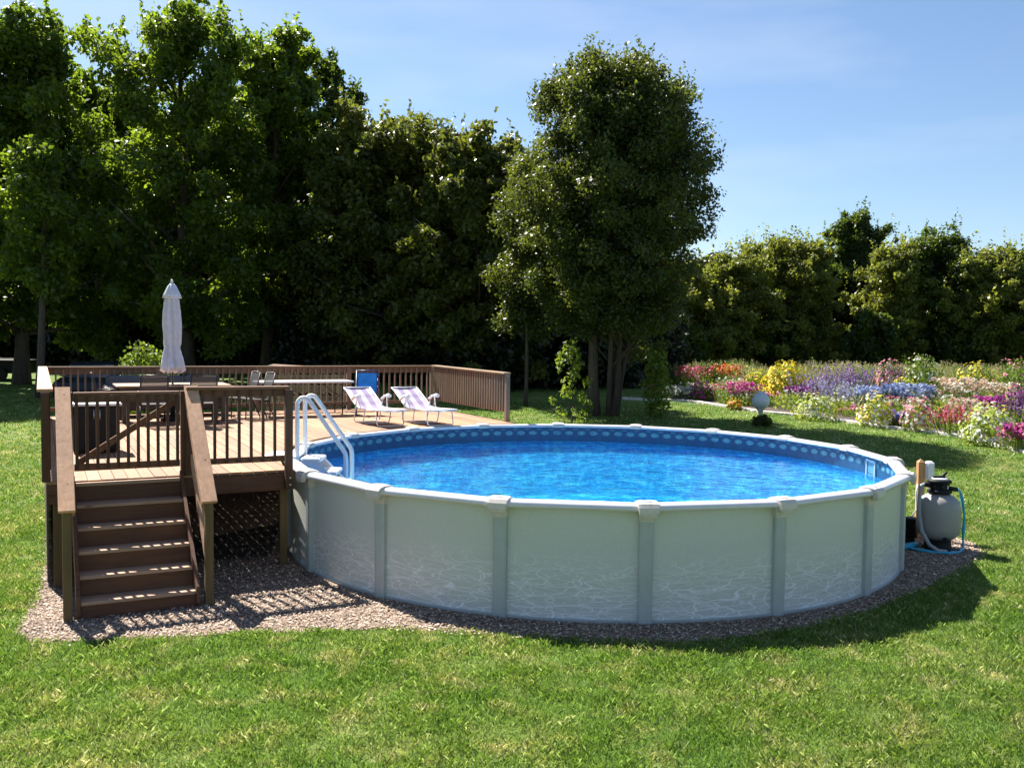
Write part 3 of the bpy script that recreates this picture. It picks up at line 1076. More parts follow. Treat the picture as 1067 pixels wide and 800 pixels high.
def make_lounger():
    t = thing("sun_lounger", "", "sun lounger", (0, 0, 0), 0, "striped folding loungers on the deck")
    # local: x across, +y toward the head
    hw = 0.29
    zf = 0.34
    path = [(-0.86, 0.325), (-0.55, 0.315), (-0.15, 0.30), (0.18, 0.30), (0.28, 0.33), (0.82, 0.63), (0.94, 0.68)]
    cross = np.linspace(-1, 1, 7)
    fine = []
    for (a, b) in zip(path[:-1], path[1:]):
        for s in np.linspace(0, 1, 5)[:-1]:
            fine.append((a[0] + (b[0] - a[0]) * s, a[1] + (b[1] - a[1]) * s))
    fine.append(path[-1])
    V_, F_, UV = [], [], []
    L = [0]
    for p, q in zip(fine[:-1], fine[1:]):
        L.append(L[-1] + math.hypot(q[0] - p[0], q[1] - p[1]))
    for (y, z) in fine:
        for cx_ in cross:
            V_.append((cx_ * hw, y, z - 0.022 * (1 - cx_ * cx_)))
    nc = len(cross)
    for i in range(len(fine) - 1):
        for j in range(nc - 1):
            ids = [(i, j), (i, j + 1), (i + 1, j + 1), (i + 1, j)]
            F_.append(tuple(a * nc + b for a, b in ids))
            UV += [(b / (nc - 1), L[a] / L[-1]) for a, b in ids]
    me = bpy.data.meshes.new("sling")
    me.from_pydata(V_, [], F_)
    me.materials.append(M_stripe)
    ul = me.uv_layers.new(name="UVMap")
    ul.data.foreach_set("uv", np.array(UV, np.float32).reshape(-1))
    me.polygons.foreach_set("use_smooth", np.ones(len(F_), bool))
    so_ = link("sling", me, t)
    md = so_.modifiers.new("thickness", 'SOLIDIFY')
    md.thickness = 0.012
    mb = MB()
    for s in (-1, 1):
        mb.tube([(s * hw, y, z) for y, z in path], 0.014, 8)
    mb.tube([(-hw, path[0][0], path[0][1]), (hw, path[0][0], path[0][1])], 0.014, 8)
    mb.tube([(-hw, path[-1][0], path[-1][1]), (hw, path[-1][0], path[-1][1])], 0.014, 8)
    mb.build("frame", M_frame, t)
    for y0, y1, ztop in ((-0.70, -0.62, 0.318), (-0.05, -0.12, 0.30), (0.42, 0.30, 0.42)):
        mb = MB()
        x = hw - 0.005
        mb.tube([(-x, y1, ztop), (-x, y0 + 0.005, 0.05), (-x + 0.04, y0, 0.013), (x - 0.04, y0, 0.013), (x, y0 + 0.005, 0.05), (x, y1, ztop)], 0.012, 8)
        mb.build("leg", M_frame, t)
    for s in (-1, 1):
        mb = MB()
        x = s * (hw + 0.045)
        mb.tube([(x, 0.42, 0.46), (x, 0.30, 0.53), (x, 0.10, 0.55)], 0.026, 8)
        mb.tube([(x, 0.04, 0.55), (x, 0.14, 0.55)], 0.038, 8)
        arm = mb.build("armrest", M_white, t)
        mb = MB()
        mb.tube([(x, 0.14, 0.59), (x, 0.22, 0.30), (s * hw, 0.24, 0.30)], 0.011, 6)
        mb.tube([(x, 0.20, 0.57), (s * hw, 0.05, 0.30)], 0.011, 6)
        mb.tube([(x, 0.40, 0.50), (s * hw, 0.42, 0.46)], 0.011, 6)
        mb.build("armrest_bracket", M_frame, arm)
    return t


lg = make_lounger()
lg["label"] = "purple striped lounger nearer the ladder, in front of the blue chair"
lg.location = (-2.74, 18.62, FZ)
lg.rotation_euler = (0, 0, math.atan2(-0.86, 1.35) + PI + PI)
lg.rotation_euler = (0, 0, math.radians(33))
lg2 = dup(lg, (-1.78, 18.85, FZ), math.radians(33), "purple striped lounger nearer the end of the slatted side railing")

# ------------------------------------------------------------------ furniture on the deck
# long white folding table by the back railing
t = thing("folding_table", "long white folding table standing along the back railing", "table", dk(5.15, 8.3), DA)
MB().box((0, 0, 0.735), (2.10, 0.72, 0.04), bev=0.012).build("table_top", M_white, t)
for s in (-1, 1):
    mb = MB()
    x = s * 0.80
    mb.tube([(x, -0.28, 0.715), (x, -0.30, 0.012), (x, 0.30, 0.012), (x, 0.28, 0.715)], 0.014, 8)
    mb.tube([(x, 0, 0.40), (x - s * 0.42, 0, 0.715)], 0.010, 6)
    mb.tube([(x, -0.29, 0.40), (x, 0.29, 0.40)], 0.010, 6)
    mb.build("leg", M_dframe, t)

# blue folding chair leaning back against the railing
t = thing("folding_chair", "bright blue folding chair between the white table and a lounger", "chair", dk(6.45, 7.8), math.radians(8))
mb = MB()
mb.box((0, 0.20, 0.70), (0.42, 0.012, 0.46), Matrix.Rotation(math.radians(-14), 3, 'X'), bev=0.005)
mb.build("backrest", M_bluech, t)
mb = MB()
mb.box((0, -0.04, 0.42), (0.42, 0.42, 0.014), bev=0.005)
mb.build("seat", M_bluech, t)
dkblue = plain("navy_tube", (0.015, 0.03, 0.14), 0.4)
for s in (-1, 1):
    mb = MB()
    x = s * 0.235
    mb.tube([(x, -0.30, 0.01), (x, 0.05, 0.42), (x, 0.26, 0.98)], 0.014, 8)
    mb.build("front_leg", dkblue, t)
    mb = MB()
    mb.tube([(x, 0.30, 0.01), (x, -0.24, 0.43)], 0.014, 8)
    mb.tube([(x, 0.14, 0.64), (x, -0.26, 0.64), (x, -0.24, 0.43)], 0.014, 8)
    mb.build("rear_leg", dkblue, t)
MB().tube([(-0.235, 0.26, 0.98), (0.235, 0.26, 0.98)], 0.014, 8).build("top_bar", dkblue, t)

# dining table
t = thing("dining_table", "long brown dining table under the closed umbrella", "table", dk(2.33, 7.75), DA)
mb = MB()
for k in range(7):
    mb.box((0, -0.48 + 0.16 * k, 0.725), (2.15, 0.154, 0.03), bev=0.004)
mb.build("table_top", M_ttop, t)
mb = MB()
for s in (-1, 1):
    mb.box((0, s * 0.44, 0.665), (1.9, 0.03, 0.08))
    mb.box((s * 0.95, 0, 0.665), (0.03, 0.85, 0.08))
mb.build("apron", M_dframe, t)
for sx_ in (-1, 1):
    for sy_ in (-1, 1):
        MB().box((sx_ * 0.93, sy_ * 0.42, 0.355), (0.08, 0.08, 0.71), bev=0.006).build("leg", M_dframe, t)

# closed umbrella standing through the table
t = thing("patio_umbrella", "closed pale lilac patio umbrella standing at the dining table", "umbrella", dk(2.34, 7.75))
mb = MB()
mb.tube([(0, 0, 0.05), (0, 0, 2.78)], 0.021, 10)
mb.build("pole", M_dframe, t)
mb = MB()
mb.lathe([(0.24, 0.0), (0.24, 0.05), (0.06, 0.09), (0.035, 0.30), (0.02, 0.31)], n=24)
mb.build("base", M_black, t)


def fold(a, i):
    return 1.0 + 0.24 * math.sin(8 * a + 0.35 * i + 0.5 * math.sin(2 * a)) + 0.05 * math.sin(3 * a + 1.1 * i)


mb = MB()
prof_ = [(0.205, 1.02), (0.193, 1.12), (0.172, 1.25), (0.145, 1.40), (0.130, 1.49), (0.143, 1.56), (0.152, 1.75), (0.155, 1.95), (0.144, 2.2), (0.12, 2.42), (0.10, 2.52), (0.03, 2.60)]
mb.lathe(prof_, n=64, wob=fold)
# ragged lower hem
for j in range(64):
    x, y, z = mb.v[j]
    a = 2 * PI * j / 64
    mb.v[j] = (x, y, z - 0.05 * math.cos(4 * a + 0.4) + 0.02 * math.sin(8 * a))
canopy = mb.build("canopy", M_umb, t)
mb = MB()
mb.lathe([(0.138, 1.475), (0.145, 1.49), (0.138, 1.505)], n=24)
mb.build("tie", M_umb, canopy)
mb = MB()
mb.lathe([(0.175, 2.47), (0.15, 2.55), (0.075, 2.72), (0.03, 2.77)], n=48, wob=lambda a, i: 1 + 0.10 * math.sin(8 * a))
mb.build("vent_cap", M_umb, t)
mb = MB()
mb.lathe([(0.012, 2.76), (0.028, 2.79), (0.022, 2.83), (0.006, 2.85)], n=12)
mb.build("finial", M_white, t)

# sling patio chairs


def make_chair():
    t = thing("patio_chair", "", "chair", (0, 0, 0), 0, "sling chairs around the dining table")
    # faces -y ; back at +y
    mb = MB()
    mb.box((0, -0.02, 0.42), (0.46, 0.46, 0.012), Matrix.Rotation(math.radians(-4), 3, 'X'))
    mb.build("seat", M_sling, t)
    mb = MB()
    mb.box((0, 0.30, 0.70), (0.46, 0.012, 0.50), Matrix.Rotation(math.radians(-13), 3, 'X'))
    mb.build("backrest", M_sling, t)
    for s in (-1, 1):
        x = s * 0.245
        mb = MB()
        mb.tube([(x, -0.26, 0.012), (x, -0.25, 0.42), (x, 0.20, 0.41), (x, 0.25, 0.50), (x, 0.37, 0.965)], 0.015, 8)
        mb.build("side_frame", M_dframe, t)
        mb = MB()
        mb.tube([(x, 0.36, 0.012), (x, 0.18, 0.41)], 0.015, 8)
        mb.build("rear_leg", M_dframe, t)
        mb = MB()
        mb.tube([(x * 1.06, -0.25, 0.42), (x * 1.06, -0.24, 0.62), (x * 1.06, 0.0, 0.65), (x * 1.06, 0.27, 0.60)], 0.016, 8)
        mb.build("armrest", M_dframe, t)
    mb = MB()
    mb.tube([(-0.245, 0.37, 0.965), (0.245, 0.37, 0.965)], 0.015, 8)
    mb.build("top_bar", M_dframe, t)
    return t


ch = make_chair()
ch.location = dk(1.22, 7.95)
ch.rotation_euler = (0, 0, DA + math.radians(90))
ch["label"] = "sling chair at the left end of the dining table, nearest the black cabinet"
dup(ch, dk(1.88, 6.95), DA + PI + PI, "sling chair with its back to the stair gate, left of the umbrella pole")
dup(ch, dk(2.78, 6.95), DA + PI + PI, "sling chair with its back to the camera, right of the umbrella pole")
for o in [x for x in bpy.data.objects if x.name.startswith("patio_chair.")]:
    o.rotation_euler = (0, 0, DA + PI)
c4 = dup(ch, dk(3.72, 8.05), DA - math.radians(82), "sling chair at the right end of the dining table, farther of the two")
c5 = dup(ch, dk(3.92, 7.55), DA - math.radians(82), "sling chair at the right end of the dining table, nearer of the two")

# outdoor sofa along the back rail
t = thing("outdoor_sofa", "long blue grey outdoor sofa behind the dining table", "sofa", dk(2.35, 9.02), DA)
mb = MB()
mb.box((0, 0.02, 0.25), (2.4, 0.72, 0.22), bev=0.02)
mb.build("base", M_dframe, t)
mb = MB()
mb.box((0, -0.03, 0.42), (2.3, 0.66, 0.14), bev=0.04)
mb.build("seat_cushion", M_sofa, t)
for k in range(3):
    MB().box((-0.78 + 0.78 * k, 0.26, 0.64), (0.76, 0.16, 0.44), Matrix.Rotation(math.radians(-8), 3, 'X'), bev=0.05).build("back_cushion", M_sofa, t)
for s in (-1, 1):
    MB().box((s * 1.18, 0.0, 0.48), (0.09, 0.70, 0.34), bev=0.02).build("armrest", M_dframe, t)

# black cabinet behind the gate
t = thing("storage_cabinet", "black cabinet with a bright white top standing behind the stair gate", "cabinet", dk(0.68, 2.9), DA)
MB().box((0, 0, 0.36), (0.62, 0.5, 0.66), bev=0.01).build("body", M_black, t)
MB().box((0, 0, 0.712), (0.68, 0.56, 0.035), bev=0.008).build("top", M_white, t)
for s in (-1, 1):
    d_ = MB().box((s * 0.15, -0.255, 0.37), (0.29, 0.02, 0.60), bev=0.004).build("door", M_black, t)
    MB().tube([(s * 0.04, -0.275, 0.50), (s * 0.04, -0.275, 0.64)], 0.008, 6).build("handle", M_steel, d_)

# ------------------------------------------------------------------ filter corner
FX, FY = 6.36, 13.66
t = thing("sand_filter", "grey sand filter tank with black valve on top beside the pool", "filter", (FX, FY, 0.0))
mb = MB()
mb.lathe([(0.225, 0.0), (0.225, 0.02), (0.19, 0.05), (0.18, 0.14), (0.2, 0.17)], n=28)
mb.build("base", M_black, t)
mb = MB()
mb.lathe([(0.12, 0.15), (0.22, 0.175), (0.285, 0.24), (0.305, 0.33), (0.308, 0.50), (0.303, 0.62), (0.285, 0.70), (0.24, 0.77), (0.17, 0.815), (0.10, 0.84)], n=40)
tank = mb.build("tank", M_tank, t)
mb = MB()
mb.tube([(-0.02, -0.27, 0.20), (-0.02, -0.34, 0.20)], 0.03, 10)
mb.build("drain_plug", M_black, tank)
mb = MB()
mb.lathe([(0.15, 0.835), (0.17, 0.85), (0.17, 0.885), (0.135, 0.895), (0.135, 0.985), (0.165, 0.995), (0.165, 1.03), (0.13, 1.045)], n=24)
mb.tube([(-0.10, 0, 0.95), (-0.25, -0.03, 0.97)], 0.04, 10)
mb.tube([(0.08, -0.05, 0.92), (0.23, -0.06, 0.90)], 0.034, 10)
mb.tube([(0.0, -0.1, 0.95), (0.0, -0.16, 0.95)], 0.045, 10)
valve = mb.build("multiport_valve", M_black, t)
mb = MB()
mb.lathe([(0.12, 1.046), (0.105, 1.06), (0.03, 1.068)], n=20)
mb.build("valve_plate", M_white, valve)
mb = MB()
mb.beam((-0.10, 0.0, 1.075), (0.06, -0.02, 1.085), 0.05, 0.03)
mb.beam((0.03, -0.01, 1.085), (0.09, -0.02, 1.15), 0.035, 0.03)
mb.build("valve_handle", M_black, valve)
mb = MB()
mb.box((0.02, -0.139, 0.945), (0.09, 0.01, 0.05))
mb.build("valve_sticker", M_white, valve)

t = thing("return_hose", "grey corrugated hose bending from the filter valve down to the pump", "hose", (FX, FY, 0))
mb = MB()
pts = [(-0.24, -0.03, 0.97), (-0.30, -0.06, 0.95), (-0.335, -0.09, 0.82), (-0.345, -0.12, 0.55), (-0.32, -0.18, 0.30), (-0.25, -0.28, 0.12), (-0.15, -0.33, 0.05), (-0.02, -0.33, 0.035)]
mb.tube(pts, 0.028, 10)
mb.build("hose_body", M_ghose, t)

t = thing("backwash_hose", "flat turquoise discharge hose hanging off the filter and lying round its base", "hose", (FX, FY, 0))
mb = MB()
pts = [(0.22, -0.06, 0.90), (0.27, -0.07, 0.88), (0.30, -0.08, 0.76), (0.345, -0.08, 0.50), (0.33, -0.09, 0.22), (0.31, -0.14, 0.05), (0.18, -0.32, 0.03), (0.0, -0.40, 0.03), (-0.22, -0.36, 0.03), (-0.42, -0.22, 0.04), (-0.55, 0.0, 0.05), (-0.5, 0.25, 0.05)]
sm_pts = []
for a_, b_ in zip(pts[:-1], pts[1:]):
    for s in (0, 0.33, 0.66):
        sm_pts.append(Vector(a_).lerp(Vector(b_), s))
sm_pts.append(Vector(pts[-1]))
mb.tube(sm_pts, [0.019 + 0.005 * math.sin(i * 1.3) for i in range(len(sm_pts))], 8)
mb.tube([(-0.62, -0.15, 0.05), (-0.40, -0.05, 0.06), (-0.30, 0.05, 0.05)], 0.045, 8)
mb.build("hose_body", M_hose, t)

t = thing("pool_pump", "black pool pump low between the filter and the pool wall", "pump", (FX - 0.42, FY + 0.45, 0.0))
mb = MB()
mb.tube([(-0.22, 0, 0.22), (0.12, 0, 0.22)], 0.10, 16)
mb.build("motor", M_blacksheen, t)
mb = MB()
mb.lathe([(0.10, 0.08), (0.11, 0.10), (0.11, 0.34), (0.12, 0.36), (0.10, 0.38)], (0.20, 0, 0), 18)
mb.build("strainer_pot", M_black, t)
MB().box((-0.02, 0, 0.04), (0.5, 0.22, 0.08), bev=0.01).build("base", M_black, t)

t = thing("electrical_post", "orange brown timber post with a white outlet box behind the filter", "post", (6.42, 14.45, 0))
mb = MB()
mb.box((0, 0, 0.60), (0.10, 0.10, 1.20), bev=0.005)
P = [(-0.045, -0.045, 1.2), (0.045, -0.045, 1.2), (0.045, 0.045, 1.2), (-0.045, 0.045, 1.2), (0, 0, 1.245)]
mb.add(P, [(0, 1, 4), (1, 2, 4), (2, 3, 4), (3, 0, 4)])
mb.build("timber", M_orange, t)
bx_ = MB().box((0.125, -0.01, 1.06), (0.14, 0.13, 0.30), bev=0.03).build("outlet_box", M_white, t)
MB().box((0.125, -0.082, 1.06), (0.10, 0.014, 0.22), bev=0.005).build("cover", M_white, bx_)
mb = MB()
mb.tube([(-0.06, -0.06, 0.85), (-0.09, -0.07, 0.70), (-0.07, -0.07, 0.45), (-0.14, -0.06, 0.36), (-0.06, -0.06, 0.30)], 0.012, 8)
mb.build("conduit", M_white, t)

# ------------------------------------------------------------------ foliage


def unit(n):
    d = rng.normal(size=(n, 3))
    return d / np.linalg.norm(d, axis=1, keepdims=True)


def leaf_quads(P, Nrm, size, aspect=0.55, flat=0.5):
    """diamond leaves at P; normals blend Nrm with random directions"""
    n = len(P)
    nn = Nrm * flat + unit(n) * (1 - flat) * 1.2
    nn /= np.linalg.norm(nn, axis=1, keepdims=True) + 1e-9
    t = np.cross(nn, unit(n))
    t /= np.linalg.norm(t, axis=1, keepdims=True) + 1e-9
    b = np.cross(nn, t)
    s = (size * rng.uniform(0.6, 1.35, n))[:, None]
    V = np.empty((n, 4, 3))
    V[:, 0] = P - t * s * 0.5
    V[:, 1] = P + b * s * aspect * 0.5 + nn * s * 0.06
    V[:, 2] = P + t * s * 0.5
    V[:, 3] = P - b * s * aspect * 0.5 + nn * s * 0.06
    return V


def crown_points(lobes, n, shell=0.55):
    """points through the outer volume of a set of lobes (cx,cy,cz,rx,ry,rz)"""
    L = np.array(lobes)
    w = (L[:, 3] * L[:, 4] + L[:, 4] * L[:, 5] + L[:, 3] * L[:, 5])
    k = rng.choice(len(L), n, p=w / w.sum())
    d = unit(n)
    r = shell + (1 - shell) * rng.random(n) ** 0.7
    r *= 1 + 0.12 * rng.normal(size=n)
    P = L[k, :3] + d * L[k, 3:6] * r[:, None]
    Nm = d + np.array([0, 0, 0.45])
    Nm /= np.linalg.norm(Nm, axis=1, keepdims=True)
    return P, Nm


def make_lobes(h0, h1, r, n, lr, shape='egg', flatz=0.8, inner=0.35):
    """lobe centres spread over an envelope between heights h0 and h1"""
    out = []
    for i in range(n):
        t = (i + rng.random()) / n
        z = h0 + (h1 - h0) * t
        s = (z - h0) / (h1 - h0)
        if shape == 'egg':
            prof = math.sqrt(max(0.0, 1 - (abs(s - 0.42) / 0.6) ** 2.2))
        elif shape == 'dome':
            prof = math.sqrt(max(0.0, 1 - max(0, (s - 0.25) / 0.78) ** 3.2)) * (0.8 + 0.2 * min(1, s / 0.3))
        elif shape == 'cone':
            prof = max(0.1, 1 - s) ** 0.7
        else:
            prof = 1.0
        a = i * 2.39996 + rng.uniform(-0.6, 0.6)
        rr = r * prof * (1 - inner * rng.random() ** 1.5)
        q = lr * rng.uniform(0.65, 1.3)
        rr = max(0, rr - q * 0.55)
        out.append((rr * math.cos(a), rr * math.sin(a), z, q, q, q * flatz))
    return out


def trunk_mesh(h, r, lobes, lean=(0, 0), nl=9, stems=None):
    mb = MB()
    stems = stems or [((0, 0), (lean[0], lean[1]), r)]
    for (b, tl, rr) in stems:
        pts, rs = [], []
        for s in np.linspace(0, 1, 8):
            wob = 0.04 * h * s * (1 - s)
            pts.append((b[0] + (tl[0] - b[0]) * s + wob * rng.uniform(-.6, .6), b[1] + (tl[1] - b[1]) * s + wob * rng.uniform(-.6, .6), -0.15 + (h + 0.15) * s))
            rs.append(rr * (1.35 if s == 0 else 1) * (1 - 0.75 * s))
        mb.tube(pts, rs, 9)
    idx = rng.choice(len(lobes), min(nl, len(lobes)), replace=False)
    for k in idx:
        c = lobes[k]
        st = stems[rng.integers(len(stems))]
        s = min(0.92, max(0.25, (c[2] - 0.9 * math.hypot(c[0], c[1])) / h))
        p0 = Vector((st[0][0] + (st[1][0] - st[0][0]) * s, st[0][1] + (st[1][1] - st[0][1]) * s, h * s))
        p1 = Vector(c[:3])
        mid = p0.lerp(p1, 0.5) + Vector((0, 0, 0.08 * (p1 - p0).length))
        r0 = st[2] * (1 - 0.75 * s) * 0.55
        mb.tube([p0, mid, p1], [r0, r0 * 0.6, r0 * 0.2], 6)
    return mb


def limb_tree(h, r, h0, n, tr, q0=0.165, per=5, lean=(0, 0), blunt=3.0, low=0.8, spread=0.13, jag=0.22, stems=None):
    """trunk, limbs reaching out to an uneven envelope, and the leaf clumps that sit along those limbs"""
    mb = MB()
    stems = stems or [((0.0, 0.0), lean, tr)]
    for (b, tl, rr) in stems:
        pts, rs = [], []
        for s in np.linspace(0, 1, 9):
            wob = 0.05 * h * s * (1 - s)
            pts.append((b[0] + (tl[0] - b[0]) * s + wob * rng.uniform(-.5, .5), b[1] + (tl[1] - b[1]) * s + wob * rng.uniform(-.5, .5), -0.15 + (0.9 * h + 0.15) * s))
            rs.append(rr * (1.4 if s == 0 else 1) * (1 - 0.82 * s))
        mb.tube(pts, rs, 9)
    lobes = []
    for i in range(n):
        t = ((i + rng.random()) / n) ** 0.85
        zt = h0 + (h - h0) * t
        prof = math.sqrt(max(0.02, 1 - max(0, (t - 0.25) / 0.78) ** blunt)) * (low + (1 - low) * min(1, t / 0.3))
        rt = r * prof * rng.uniform(1 - 1.6 * jag, 1 + 0.6 * jag)
        a = i * 2.39996 + rng.uniform(-.6, .6)
        st = stems[rng.integers(len(stems))]
        zs = max(0.14 * h, zt - rt * rng.uniform(0.45, 1.0))
        zs = min(zs, 0.86 * h)
        f = zs / (0.9 * h)
        p0 = Vector((st[0][0] + (st[1][0] - st[0][0]) * f, st[0][1] + (st[1][1] - st[0][1]) * f, zs))
        c0 = Vector((lean[0] * t, lean[1] * t, 0))
        p2 = Vector((rt * math.cos(a), rt * math.sin(a), zt)) + c0
        p1 = p0.lerp(p2, 0.5) + Vector((0, 0, 0.10 * (p2 - p0).length))
        r0 = st[2] * (1 - 0.8 * f) * 0.5
        mb.tube([p0, p1, p2], [r0, r0 * 0.55, r0 * 0.15], 6)
        for k in range(per):
            g = 0.30 + 0.75 * (k + rng.random() * 0.6) / per
            p = (p0.lerp(p1, g * 2) if g < .5 else p1.lerp(p2, (g - .5) * 2))
            sp = spread * r
            q = q0 * r * rng.uniform(0.55, 1.35) * (1.15 - 0.35 * g)
            lobes.append((p.x + rng.normal(0, sp), p.y + rng.normal(0, sp), p.z + rng.normal(0, sp * 0.8), q, q, q * rng.uniform(0.6, 0.95)))
    for k in range(6):
        q = q0 * r * rng.uniform(.5, .9)
        lobes.append((lean[0] + rng.normal(0, .2 * r), lean[1] + rng.normal(0, .2 * r), h * rng.uniform(.95, 1.0) - q, q, q, q * 1.2))
    return lobes, mb


LM = dict(
    deep=leafmat("leaves_deep_green", (0.020, 0.038, 0.008), (0.050, 0.078, 0.016), (0.16, 0.24, 0.02), 0.4),
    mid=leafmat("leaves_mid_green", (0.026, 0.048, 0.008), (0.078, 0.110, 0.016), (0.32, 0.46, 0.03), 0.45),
    olive=leafmat("leaves_olive", (0.045, 0.064, 0.013), (0.105, 0.118, 0.024), (0.24, 0.28, 0.035), 0.38),
    crown=leafmat("leaves_round_crown", (0.018, 0.034, 0.008), (0.052, 0.070, 0.016), (0.20, 0.25, 0.03), 0.36),
    field=leafmat("leaves_field_olive", (0.070, 0.090, 0.020), (0.155, 0.165, 0.036), (0.36, 0.41, 0.05), 0.42),
    dark=leafmat("leaves_shade_painted", (0.008, 0.015, 0.007), (0.020, 0.030, 0.012), (0.03, 0.05, 0.01), 0.2),  # leaf colour darkened to carry the shade beneath and behind the trees
    bright=leafmat("leaves_bright_green", (0.06, 0.11, 0.015), (0.13, 0.18, 0.03), (0.30, 0.40, 0.04), 0.45),
)
LEAF_TOTAL = [0]


def tree(name, label, loc, lobes, nleaf, size, mat, trunk=None, group=None, bark=None, shell=0.5, cat="tree", aspect=0.6, sprigs=None):
    t = thing(name, label, cat, loc, 0, group)
    P, Nm = crown_points(lobes, nleaf, shell)
    if sprigs is not None:
        P = np.concatenate([P, sprigs])
        Nm = np.concatenate([Nm, unit(len(sprigs))])
    np_mesh("crown", leaf_quads(P, Nm, size, aspect), 4, mat, t)
    LEAF_TOTAL[0] += len(P)
    if trunk is not None:
        trunk.build("trunk", bark or M_bark, t)
    return t


def at_px(px, d):
    """ground point below photo column px at distance d"""
    x = (px - 533.5) / F_PX * d
    return (x, d, float(gz(d)))


def top_z(py, d, px=533):
    hor = 352.1 + (px - 533.5) * 0.01206
    return CAM_H + (hor - py) * d / F_PX


def sprig_pts(lobes, zmin, n, length, each=9):
    L = [l for l in lobes if l[2] > zmin]
    out = []
    for _ in range(n):
        l = L[rng.integers(len(L))]
        a = rng.uniform(0, 2 * PI)
        e = rng.uniform(0.5, 1.45)
        d = np.array([math.cos(a) * math.cos(e), math.sin(a) * math.cos(e), math.sin(e)])
        base = np.array(l[:3]) + d * np.array(l[3:6]) * 0.85
        up = d * 0.4 + np.array([0, 0, 0.9])
        ln = length * rng.uniform(0.5, 1.2)
        for s in np.linspace(0, 1, each):
            out.append(base + up * ln * s + rng.normal(0, 0.05, 3))
    return np.array(out)


# grove on the left: column, skyline, half width (photo pixels), distance
GROVE = [
    ("T", 22, 18, 78, 41, 'dome', "mid", "tall broad tree at the far left edge of the grove", 0),
    ("T", 195, 4, 92, 42, 'dome', "mid", "tallest broad tree of the grove, rising behind the umbrella", 0),
    ("T", 278, 34, 60, 46, 'egg', "mid", "tall tree just right of the tallest tree, with a narrower crown", 0),
    ("T", 345, 60, 44, 49, 'egg', "deep", "thin topped tree with loose tufts against the sky in the grove", 1),
    ("T", 105, 82, 58, 47, 'dome', "mid", "lower tree filling the dip between the two tallest left trees", 0),
    ("T", 376, 112, 72, 45, 'dome', "olive", "lower olive green tree under the loose tufted one", 0),
    ("T", 436, 120, 80, 44, 'dome', "olive", "olive green tree above the white folding table", 0),
    ("T", 500, 132, 66, 41, 'dome', "olive", "olive green tree touching the left side of the round crowned tree", 0),
    ("T", 558, 170, 60, 45, 'dome', "dark", "dark tree half hidden behind the round crowned tree", 0),
]
for _, px, py, hw, d, shape, mk, lab, sparse in GROVE:
    x, y, z = at_px(px, d)
    H = top_z(py, d, px) - z
    r = hw * d / F_PX
    r *= 1.12
    H *= 0.94 if mk == "olive" else 0.975
    ln = (rng.uniform(-.6, .6), rng.uniform(-.4, .4))
    if sparse:
        lob, tr_ = limb_tree(H, r, H * 0.35, 20, 0.018 * H, 0.19, 4, ln, 2.2, 0.7, 0.10, 0.4)
        nl_ = 12000
    else:
        lob, tr_ = limb_tree(H, r, H * 0.10, 46, 0.020 * H, 0.185, 6, ln, 3.0, 0.85, 0.14, 0.22)
        nl_ = 58000
    tree("broadleaf_tree", lab, (x, y, z), lob, nl_, 0.245, LM[mk], tr_, "trees of the left grove", shell=0.25, sprigs=sprig_pts(lob, H * 0.6, 120, 0.6))

# off to the left and behind: the grove goes on (copies), closing the view under the crowns
x, y, z = at_px(-80, 40)
lob = make_lobes(1.5, 15.5, 3.6, 80, 1.0, 'dome', 0.8, 0.5)
side = tree("broadleaf_tree", "leafy tree continuing the grove beyond the left edge of the photo", (x, y, z), lob, 24000, 0.27, LM["mid"], trunk_mesh(13, 0.3, lob), "trees of the left grove", shell=0.35)
lob = make_lobes(0.6, 11.5, 3.3, 80, 1.05, 'dome', 0.85, 0.5)
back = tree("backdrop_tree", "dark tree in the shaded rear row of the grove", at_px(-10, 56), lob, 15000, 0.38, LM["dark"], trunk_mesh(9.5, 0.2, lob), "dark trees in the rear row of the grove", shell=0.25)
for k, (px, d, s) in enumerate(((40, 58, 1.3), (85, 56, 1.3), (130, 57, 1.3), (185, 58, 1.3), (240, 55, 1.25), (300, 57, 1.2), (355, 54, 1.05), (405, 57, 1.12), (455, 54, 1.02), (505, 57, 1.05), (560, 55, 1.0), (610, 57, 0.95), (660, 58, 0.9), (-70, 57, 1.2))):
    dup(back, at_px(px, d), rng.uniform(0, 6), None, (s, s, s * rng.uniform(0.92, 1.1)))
# understorey, deep in shade
lob = make_lobes(0.1, 3.6, 2.3, 40, 0.75, 'dome', 0.9, 0.5)
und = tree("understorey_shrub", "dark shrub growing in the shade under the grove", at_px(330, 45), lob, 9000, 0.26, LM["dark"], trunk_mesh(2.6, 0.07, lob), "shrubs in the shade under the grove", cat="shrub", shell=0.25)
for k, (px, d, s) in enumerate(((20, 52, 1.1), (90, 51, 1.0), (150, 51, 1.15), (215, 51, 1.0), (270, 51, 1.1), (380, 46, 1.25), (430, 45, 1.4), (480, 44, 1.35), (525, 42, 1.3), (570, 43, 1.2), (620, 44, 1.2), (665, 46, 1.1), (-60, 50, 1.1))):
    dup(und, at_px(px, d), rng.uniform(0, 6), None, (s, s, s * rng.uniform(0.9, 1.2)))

# slim tree with a bare trunk on the left lawn
x, y, z = at_px(41, 35.5)
lob = make_lobes(4.2, 9.5, 1.7, 34, 0.62, 'egg', 0.8, 0.5)
tree("slim_tree", "slim tree with a bare dark trunk on the lawn left of the deck corner", (x, y, z), lob, 8000, 0.22, LM["mid"], trunk_mesh(8.6, 0.17, lob, (0.25, 0.1), 9))

